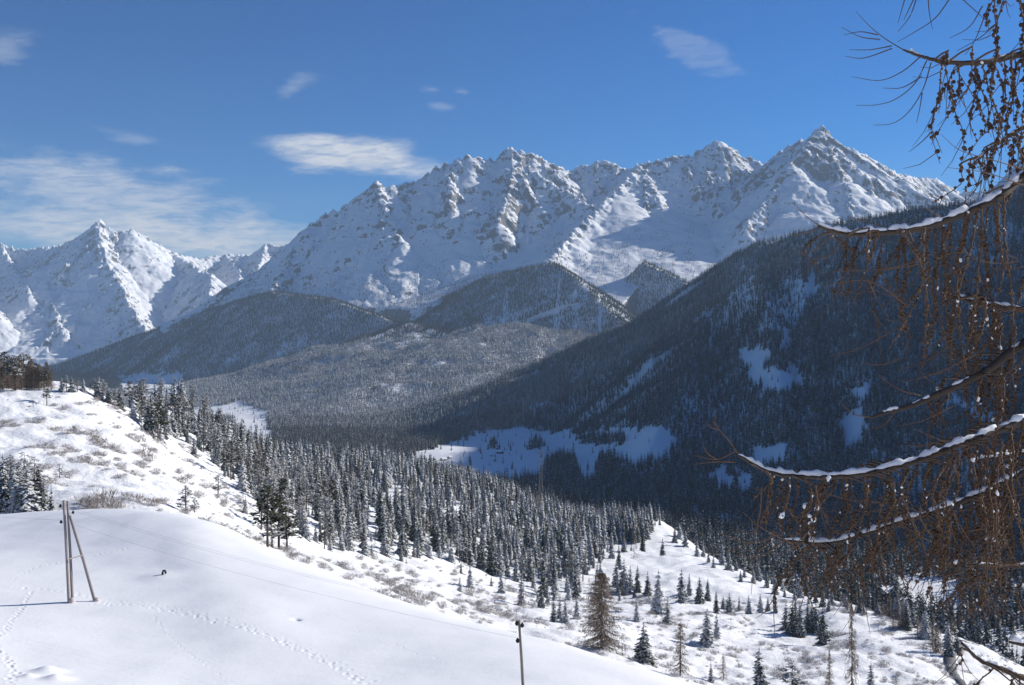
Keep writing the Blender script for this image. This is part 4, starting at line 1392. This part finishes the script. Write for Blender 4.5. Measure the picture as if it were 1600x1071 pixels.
def pylon():
    Y = 960.0
    x, _, _ = P(845, 735, Y)
    z = float(hill_h(np.array([x]), np.array([Y]))[0])
    top = P(845, 703, Y)[2]
    H = max(top - z, 26.0)
    o = link('power_pylon', None, label='pale slender lattice mast above the forest edge before the meadow', cat='pylon', loc=(x, Y, z))
    mb = MB()
    w0, w1 = 2.4, 0.7
    lv = np.linspace(0, 1, 9)
    cs = [(-1, -1), (1, -1), (1, 1), (-1, 1)]
    ring = [[np.array((c[0] * (w0 + (w1 - w0) * t), c[1] * (w0 + (w1 - w0) * t), H * t)) for c in cs] for t in lv]
    for k in range(4):
        link('leg', (lambda m: (m.tube([ring[0][k], ring[-1][k]], [0.22, 0.16], 5), m.mesh('leg', M_STEEL))[1])(MB()), o)
    for a, b in zip(ring[:-1], ring[1:]):
        for k in range(4):
            mb.tube([a[k], b[(k + 1) % 4]], [0.11, 0.11], 4)
            mb.tube([b[k], b[(k + 1) % 4]], [0.11, 0.11], 4)
    link('bracing', mb.mesh('bracing', M_STEEL), o)
    for t in (0.8, 0.93):
        m2 = MB()
        m2.tube([(-4.5, 0, H * t), (0, 0, H * t + 0.5), (4.5, 0, H * t)], [0.1, 0.25, 0.1], 5)
        link('crossarm', m2.mesh('crossarm', M_STEEL), o)


pylon()

# ------------------------------------------------------------------ the larch whose boughs hang in from the right
M_TWIG = mat_plain('larch_twig', (0.042, 0.028, 0.02), (0.165, 0.102, 0.064), 30.0)
M_THIN = mat_plain('larch_thin_twig', (0.11, 0.062, 0.038), (0.25, 0.15, 0.092), 20.0)
M_BOUGH = mat_plain('larch_bough_bark', (0.035, 0.027, 0.022), (0.10, 0.078, 0.062), 40.0)
M_CONE = mat_plain('larch_cone', (0.035, 0.02, 0.016), (0.085, 0.05, 0.038), 60.0)
RL = random.Random(77)
LX, LY = P(1760, 520, 7.0)[0], 7.0
ground_z = float(field_h(np.array([LX]), np.array([LY]))[0])
larch = link('larch_tree', None, label='near bare larch reaching in with snowy boughs and hanging cone twigs', cat='tree', loc=(LX, LY, ground_z))
LO = np.array((LX, LY, ground_z))
tz = np.linspace(-0.5, 9.5, 14)
tube_obj('trunk', [(0.05 * math.sin(q), 0.04 * math.cos(q * 1.3), q) for q in tz], [0.26 - 0.012 * q for q in tz], M_BARK, larch, 14)


def smooth_path(pts, n):
    pts = np.array(pts, float)
    p = np.vstack([2 * pts[0] - pts[1], pts, 2 * pts[-1] - pts[-2]])
    out = []
    for i in range(1, len(p) - 2):
        for t in np.linspace(0, 1, n, endpoint=False):
            a, b, c, d = p[i - 1], p[i], p[i + 1], p[i + 2]
            out.append(0.5 * (2 * b + (c - a) * t + (2 * a - 5 * b + 4 * c - d) * t * t + (3 * b - a - 3 * c + d) * t ** 3))
    out.append(pts[-1])
    return np.array(out)


def to_world(pts):
    return np.array([V(P(*p), LO) for p in pts])


def cone_mesh():
    mb = MB()
    prof = [(0.0, 0.012), (0.35, 0.85), (0.9, 1.0), (1.5, 0.75), (1.9, 0.1)]
    for j in range(4):                                     # overlapping rows of scales
        z0, r0 = prof[j]
        z1, r1 = prof[j + 1]
        for k in range(7):
            a0, a1 = 2 * math.pi * (k + 0.5 * (j % 2)) / 7, 2 * math.pi * (k + 1 + 0.5 * (j % 2)) / 7
            am = (a0 + a1) / 2
            p0, p1 = (r0 * math.cos(a0), r0 * math.sin(a0), z0), (r0 * math.cos(a1), r0 * math.sin(a1), z0)
            q0, q1 = (r1 * math.cos(a0), r1 * math.sin(a0), z1), (r1 * math.cos(a1), r1 * math.sin(a1), z1)
            m = (1.18 * max(r1, 0.2) * math.cos(am), 1.18 * max(r1, 0.2) * math.sin(am), z1 + 0.12)
            mb.tri(p0, p1, m)
            mb.tri(p0, m, q0)
            mb.tri(p1, q1, m)
    return mb.mesh('cone', M_CONE)


def clump_mesh(R):
    mb = MB()
    n, m = 8, 5
    for i in range(m + 1):
        for k in range(n):
            th, ph = math.pi * i / m, 2 * math.pi * k / n
            r = 1 + R.uniform(-0.22, 0.22)
            mb.v.append((r * math.sin(th) * math.cos(ph), r * math.sin(th) * math.sin(ph), r * math.cos(th) * 0.9))
    for i in range(m):
        for k in range(n):
            a, b = i * n + k, i * n + (k + 1) % n
            mb.f += [(a, a + n, b + n), (a, b + n, b)]
    return mb.mesh('snow_clump', M_CLUMP, True)


CONE = cone_mesh()
CLUMP = [clump_mesh(RL) for _ in range(4)]
PX1 = 1.0 / F


def snow_cap(path, width, parent, cover):
    """lumpy ridge of snow lying along the top of a bough"""
    n = len(path)
    rows, prof = [], [(-1.0, -0.1), (-0.85, 0.55), (-0.4, 1.0), (0.3, 1.05), (0.85, 0.6), (1.0, -0.1)]
    v, f = [], []
    for i, p in enumerate(path):
        d = path[min(i + 1, n - 1)] - path[max(i - 1, 0)]
        d[2] = 0
        d /= max(np.linalg.norm(d), 1e-9)
        side = np.array((-d[1], d[0], 0))
        k = width[i] * cover[i]
        for (a, b) in prof:
            v.append(p + side * a * k * 0.85 + np.array((0, 0, b * k * 1.15 + width[i] * 0.35)))
    m = len(prof)
    for i in range(n - 1):
        if cover[i] < 0.12 or cover[i + 1] < 0.12:
            continue
        for k in range(m - 1):
            f.append((i * m + k, (i + 1) * m + k, (i + 1) * m + k + 1, i * m + k + 1))
    if f:
        link('snow', mesh_from('snow', np.array(v), np.array(f), M_CLUMP, True), parent)


def strand(start, length, parent, drift=(0, 0), thick=1.4, knobs=True, cones=0.0, clumps=0.0, mat=None, Y=6.0, fork=True):
    """a twig that hangs from a bough, studded with short spurs"""
    px = PX1 * Y
    n = max(6, int(length / 16))
    mb = MB()
    pts = []
    ph, am, fr, lean = RL.uniform(0, 6.3), RL.uniform(4, 13), RL.uniform(2.5, 6.5), RL.gauss(-4, 12)
    for i in range(n + 1):
        t = i / n
        sx = drift[0] * t * t + am * (math.sin(ph + t * fr) - math.sin(ph)) * min(1, t * 2) + lean * math.sin(t * 3.1)
        sy = RL.uniform(-2, 2) + drift[1] * t
        pts.append(np.array(start) + np.array((sx * px, sy * px, -length * t * px)))
    mb.tube(pts, [thick * px * (1 - 0.6 * i / n) for i in range(n + 1)], 4)
    if knobs:
        for i in range(int(length / 4.2)):
            t = RL.uniform(0.03, 0.95) * n
            j = min(int(t), n - 1)
            p = pts[j] + (pts[j + 1] - pts[j]) * (t - j)
            a, r = RL.uniform(0, 6.3), RL.uniform(1.2, 3.1) * px
            o = p + np.array((math.cos(a), math.sin(a), 0)) * r * 0.9
            b0 = len(mb.v)
            mb.v += [tuple(o + (r, 0, 0)), tuple(o - (r, 0, 0)), tuple(o + (0, r, 0)), tuple(o - (0, r, 0)), tuple(o + (0, 0, r * 1.2)), tuple(o - (0, 0, r * 1.2))]
            mb.f += [(b0 + a_, b0 + b_, b0 + c_) for a_, b_, c_ in ((0, 2, 4), (2, 1, 4), (1, 3, 4), (3, 0, 4), (2, 0, 5), (1, 2, 5), (3, 1, 5), (0, 3, 5))]
    if fork:
        for k in range(RL.choice((1, 2, 3, 4))):
            j = RL.randrange(n // 4, n)
            e = pts[j] + np.array((RL.uniform(-50, 34), RL.uniform(-15, 15), RL.uniform(-70, -4))) * px
            m = (pts[j] + e) / 2 + np.array((0, 0, -6)) * px
            mb.tube([pts[j], m, e], [0.8 * px, 0.6 * px, 0.3 * px], 3)
    link('hanging_twig', mb.mesh('hanging_twig', mat or M_TWIG), parent)
    nc = int(cones * length / 100 + RL.random())
    for i in range(nc):
        t = RL.uniform(0.08, 0.9) * n
        j = min(int(t), n - 1)
        p = pts[j] + (pts[j + 1] - pts[j]) * (t - j)
        a = RL.uniform(0, 6.3)
        c = link('cone', CONE, parent, loc=tuple(p + np.array((math.cos(a), math.sin(a), -0.2)) * 1.8 * px))
        r = RL.uniform(2.2, 3.6) * px
        c.scale = (r, r, r)
        c.rotation_euler = (RL.uniform(-0.9, 0.9), RL.uniform(-0.9, 0.9), a)
    for i in range(int(clumps * length / 100 + RL.random())):
        t = RL.random() ** 1.7 * 0.8 * n
        j = min(int(t), n - 1)
        r = min(RL.lognormvariate(0.32, 0.5), 4.2) * px
        c = link('snow_clump', CLUMP[RL.randrange(4)], parent, loc=tuple(pts[j] + (pts[j + 1] - pts[j]) * (t - j) + np.array((RL.uniform(-1, 2), 0, 1)) * px))
        c.scale = (r * RL.uniform(0.8, 1.3), r, r * RL.uniform(0.8, 2.2))
        c.rotation_euler = (RL.uniform(-0.5, 0.5), RL.uniform(-0.5, 0.5), RL.uniform(0, 6.3))


def bough(pts, r0, r1, snow, strands, label=None):
    """pts: picture points with depth; radii in picture pixels; snow: depth of the cap in pixels (0: none)"""
    w = smooth_path(to_world(pts), 9)
    Y = w[:, 1] + LO[1]
    n = len(w)
    rad = np.linspace(r0, r1, n) * PX1 * Y
    w = w + np.array([[0, RL.uniform(-1, 1), RL.uniform(-0.7, 0.7)] for _ in range(n)]) * (PX1 * Y)[:, None]
    o = tube_obj('bough', w, rad, M_BOUGH, larch, 8)
    if label:
        o['label'] = label
    if snow:
        g = np.array([0.72 + 0.30 * math.sin(i * 0.9 + r0) + 0.25 * math.sin(i * 2.3) + RL.uniform(-0.1, 0.1) for i in range(n)])
        if snow < 4:
            g = g * np.where(np.sin(np.arange(n) * 0.55 + r0) > -0.1, 1, 0)
        taper = np.clip((n - np.arange(n)) / 4.0, 0.3, 1)
        snow_cap(w + np.array((0, 0, 1.0)) * (rad * 0.35)[:, None], np.full(n, snow) * PX1 * Y, o, np.clip(g, 0, 1.25) * taper)
    arr = np.array([CX + F * (p[0] + LO[0]) / (p[1] + LO[1]) for p in w])
    for (px0, px1, count, l0, l1, kw) in strands:
        count = int(round(count * 0.76))
        for k in range(count):
            u = px0 + (px1 - px0) * (k + RL.random()) / count
            j = int(np.argmin(np.abs(arr - u)))
            yy = Y[j] + RL.uniform(-0.35, 0.35)
            p = w[j] + np.array((RL.uniform(-3, 3) * PX1 * yy, yy - Y[j], 0))
            if abs(yy - Y[j]) > 0.06:                     # a short side shoot carries the twig away from the bough
                m = MB()
                m.tube([w[j], (w[j] + p) / 2 + np.array((0, 0, 2 * PX1 * yy)), p], [2.2 * PX1 * yy, 1.8 * PX1 * yy, 1.3 * PX1 * yy], 4)
                link('side_shoot', m.mesh('side_shoot', M_TWIG), o)
            f = (u - px0) / max(px1 - px0, 1e-6)
            strand(p, RL.uniform(0.55, 1.1) * (l0 + (l1 - l0) * f), o, Y=yy, drift=(RL.uniform(-45, 14), RL.uniform(-12, 12)), **kw)
    return o


def thin(parent, polys, Y, r=0.9, mat=None):
    for poly in polys:
        w = smooth_path(to_world([(x, y, Y + RL.uniform(-0.2, 0.2) * 0) for x, y in poly]), 5)
        m = MB()
        m.tube(w, list(np.linspace(r, 0.35, len(w)) * PX1 * Y), 4)
        link('thin_twig', m.mesh('thin_twig', mat or M_THIN), parent)


CONEY = dict(cones=5.0, clumps=0.1, thick=1.1)
SNOWY = dict(clumps=2.0, thick=1.6)
BROWN = dict(clumps=0.75, thick=1.5)
b1 = bough([(1770, 60, 7.0), (1680, 72, 6.6), (1600, 84, 6.2), (1540, 97, 6.0), (1480, 98, 5.9), (1440, 88, 5.85), (1412, 78, 5.8)], 7, 1.6, 3.2, [(1450, 1500, 5, 90, 140, CONEY), (1500, 1610, 20, 140, 235, CONEY)])
thin(b1, [[(1413, 79), (1385, 62), (1362, 44), (1337, 18)], [(1375, 62), (1345, 58), (1315, 43)], [(1393, 72), (1360, 78), (1327, 78)], [(1394, 76), (1350, 91), (1320, 88)], [(1372, 55), (1345, 50), (1318, 55)],
          [(1438, 89), (1410, 112), (1375, 126), (1330, 120)], [(1448, 95), (1430, 130), (1400, 155), (1370, 164), (1338, 165)], [(1455, 98), (1442, 140), (1420, 175), (1395, 193), (1365, 196)],
          [(1457, 205), (1440, 222), (1420, 238)], [(1457, 205), (1465, 222), (1472, 240)], [(1441, 145), (1437, 170), (1432, 192)], [(1440, 120), (1410, 137), (1380, 138)]], 5.85, 1.0, M_TWIG)
b0 = bough([(1780, -60, 7.0), (1680, -40, 6.6), (1600, -25, 6.3), (1540, -18, 6.1), (1480, -14, 6.0)], 6, 1.5, 0, [(1550, 1612, 11, 90, 230, CONEY)])
thin(b0, [[(1416, -10), (1410, 12), (1403, 36)], [(1434, -8), (1422, 25), (1403, 50)], [(1450, -8), (1452, 20), (1457, 46)], [(1488, -8), (1462, 28), (1430, 50), (1402, 66)], [(1498, -6), (1525, 18), (1545, 36)],
          [(1535, 10), (1515, 42), (1484, 60)], [(1545, 8), (1524, 62), (1508, 86)], [(1556, 38), (1530, 60), (1495, 80)], [(1432, -10), (1420, 15), (1412, 32)]], 6.1, 1.0, M_TWIG)
b12 = bough([(1770, 110, 7.4), (1680, 160, 7.2), (1615, 192, 7.0), (1575, 214, 6.9), (1540, 238, 6.85), (1515, 262, 6.8)], 5, 1.3, 2.4, [(1515, 1612, 16, 50, 120, CONEY)])
b2 = bough([(1770, 150, 7.0), (1690, 205, 6.7), (1640, 240, 6.5), (1600, 272, 6.3), (1560, 308, 6.1), (1500, 336, 5.95), (1440, 357, 5.85), (1380, 364, 5.8), (1320, 366, 5.75), (1280, 354, 5.7)], 11, 1.9, 7.0,
           [(1300, 1385, 9, 60, 160, BROWN), (1385, 1480, 14, 160, 250, BROWN), (1480, 1612, 22, 220, 330, BROWN)])
thin(b2, [[(1282, 354), (1262, 340), (1240, 318)], [(1280, 356), (1255, 366), (1235, 366)], [(1300, 368), (1270, 392), (1240, 396)], [(1320, 370), (1296, 400), (1270, 404)], [(1390, 360), (1350, 345), (1330, 340)], [(1470, 340), (1455, 330), (1445, 325)],
          [(1420, 480), (1360, 440), (1290, 445)], [(1450, 410), (1390, 420), (1300, 425)], [(1600, 265), (1550, 250), (1500, 235), (1470, 210)], [(1600, 290), (1540, 270), (1480, 262)]], 5.8, 0.9)
b8 = bough([(1770, 545, 7.0), (1680, 510, 6.8), (1600, 485, 6.6), (1545, 478, 6.5), (1505, 468, 6.4), (1472, 461, 6.35)], 6, 2, 4.5, [(1478, 1612, 22, 110, 230, SNOWY)])
b3 = bough([(1770, 440, 7.0), (1680, 490, 6.7), (1600, 536, 6.4), (1540, 580, 6.2), (1480, 610, 6.05), (1430, 632, 6.0), (1395, 642, 5.95), (1362, 652, 5.9)], 9, 2.2, 3.6, [(1480, 1540, 7, 60, 140, BROWN), (1540, 1612, 15, 140, 260, BROWN)])
thin(b3, [[(1362, 652), (1335, 648), (1315, 630)], [(1400, 642), (1380, 665), (1350, 672)]], 5.95, 1.0)
b4 = bough([(1770, 560, 7.0), (1680, 616, 6.6), (1600, 656, 6.2), (1540, 680, 6.0), (1480, 702, 5.85), (1420, 724, 5.75), (1340, 742, 5.65), (1260, 745, 5.6), (1200, 737, 5.55), (1155, 713, 5.5)], 9, 1.9, 6.2,
           [(1170, 1200, 3, 60, 90, SNOWY), (1210, 1300, 12, 100, 150, SNOWY), (1300, 1420, 22, 120, 180, SNOWY), (1420, 1612, 38, 160, 290, BROWN)])
thin(b4, [[(1156, 713), (1140, 690), (1124, 672), (1112, 655)], [(1124, 672), (1112, 668), (1103, 662)], [(1120, 665), (1117, 658), (1120, 648)], [(1150, 705), (1120, 718), (1085, 712)], [(1120, 718), (1105, 708), (1098, 694)], [(1148, 722), (1115, 722), (1084, 726)],
          [(1200, 790), (1180, 830), (1150, 830)], [(1190, 770), (1186, 810), (1170, 850), (1120, 866)], [(1240, 850), (1190, 825), (1160, 800)], [(1210, 840), (1170, 848), (1120, 832)], [(1225, 845), (1190, 868), (1145, 868)]], 5.55, 1.0)
b5 = bough([(1770, 640, 7.0), (1680, 690, 6.7), (1600, 737, 6.4), (1540, 767, 6.2), (1480, 792, 6.1), (1400, 818, 6.0), (1340, 838, 5.95), (1290, 849, 5.9), (1225, 845, 5.85)], 6.5, 2.2, 5.0,
           [(1215, 1300, 10, 80, 120, SNOWY), (1300, 1420, 18, 90, 150, BROWN), (1420, 1612, 34, 130, 240, BROWN)])
stub = to_world([(1259, 848, 5.88), (1259, 820, 5.88), (1258, 792, 5.88)])
tube_obj('broken_stub', stub, [4.8 * PX1 * 5.9, 4.6 * PX1 * 5.9, 4.2 * PX1 * 5.9], M_BOUGH, b5, 8)
for (px, py, r) in ((1259, 791, 5.5), (1264, 806, 3.6), (1265, 818, 3.4), (1265, 832, 4.0), (1268, 842, 5.0)):
    c = link('snow_clump', CLUMP[0], b5, loc=tuple(V(P(px, py, 5.85), LO)))
    c.scale = (r * PX1 * 5.9,) * 3
b10 = bough([(1770, 660, 7.4), (1680, 690, 7.2), (1600, 708, 7.0), (1550, 716, 6.9), (1515, 721, 6.85)], 5, 1.8, 4.0, [(1520, 1612, 10, 100, 200, BROWN)])
b11 = bough([(1770, 850, 7.4), (1680, 868, 7.2), (1600, 884, 7.0), (1550, 884, 6.9), (1500, 882, 6.85)], 5, 1.6, 3.2, [(1505, 1612, 13, 60, 130, BROWN)])
b6 = bough([(1780, 1130, 6.6), (1680, 1090, 6.3), (1600, 1060, 6.1), (1560, 1043, 6.0), (1530, 1031, 5.95), (1503, 1006, 5.9)], 7, 2.2, 5.0, [(1515, 1612, 9, 40, 70, BROWN)])
b7 = bough([(1780, 985, 6.6), (1680, 998, 6.4), (1610, 1008, 6.2), (1578, 1004, 6.1)], 5, 2.0, 9.0, [])
Rt = random.Random(9)
for k in range(38):                                          # loose thin twigs woven through the curtain
    x0, y0 = Rt.uniform(1380, 1620), Rt.uniform(380, 900)
    l = Rt.uniform(40, 130)
    a = Rt.choice((-1, 1)) * Rt.uniform(0.0, 0.5) + math.pi
    par = b2 if y0 < 520 else b4 if y0 < 740 else b5
    thin(par, [[(x0, y0), (x0 + l * 0.5 * math.cos(a), y0 + l * 0.5 * math.sin(a) + 6), (x0 + l * math.cos(a), y0 + l * math.sin(a))]], Rt.uniform(5.8, 6.6), 0.8)

# ------------------------------------------------------------------ labels: look-alikes in small groups are told apart by their order
ORDS = ORD + tuple('twenty-' + w for w in ORD[:9])


def number_groups():
    by = {}
    for o in COL.objects:
        if o.parent is None and o.get('group') and o.get('label') and o.get('category') in ('tree', 'shrub'):
            by.setdefault((o['label'], o['group']), []).append(o)
    for (lab, _), obs in by.items():
        if 2 <= len(obs) <= len(ORDS):
            for k, o in enumerate(sorted(obs, key=lambda q: q.location.x / q.location.y)):
                o['label'] = f'{lab}, {ORDS[k]} from left'


number_groups()

# ------------------------------------------------------------------ the air
def build_haze():
    x0, x1, y0, y1, z0, z1 = -9000, 9000, -600, 13000, -450, 1750
    v = [(x, y, z) for z in (z0, z1) for y in (y0, y1) for x in (x0, x1)]
    f = [(0, 2, 3, 1), (4, 5, 7, 6), (0, 1, 5, 4), (2, 6, 7, 3), (0, 4, 6, 2), (1, 3, 7, 5)]
    m = bpy.data.materials.new('haze')
    m.use_nodes = True
    t = NT(m.node_tree)
    out = t.n('ShaderNodeOutputMaterial')
    vol = t.n('ShaderNodeVolumePrincipled')
    vol.inputs['Color'].default_value = (0.55, 0.75, 1.0, 1)
    vol.inputs['Density'].default_value = 0.00005
    t.link(vol.outputs[0], out.inputs['Volume'])
    link('haze', mesh_from('haze', v, f, m), label='thin blue haze filling the valley air', cat='haze', kind='stuff')


build_haze()
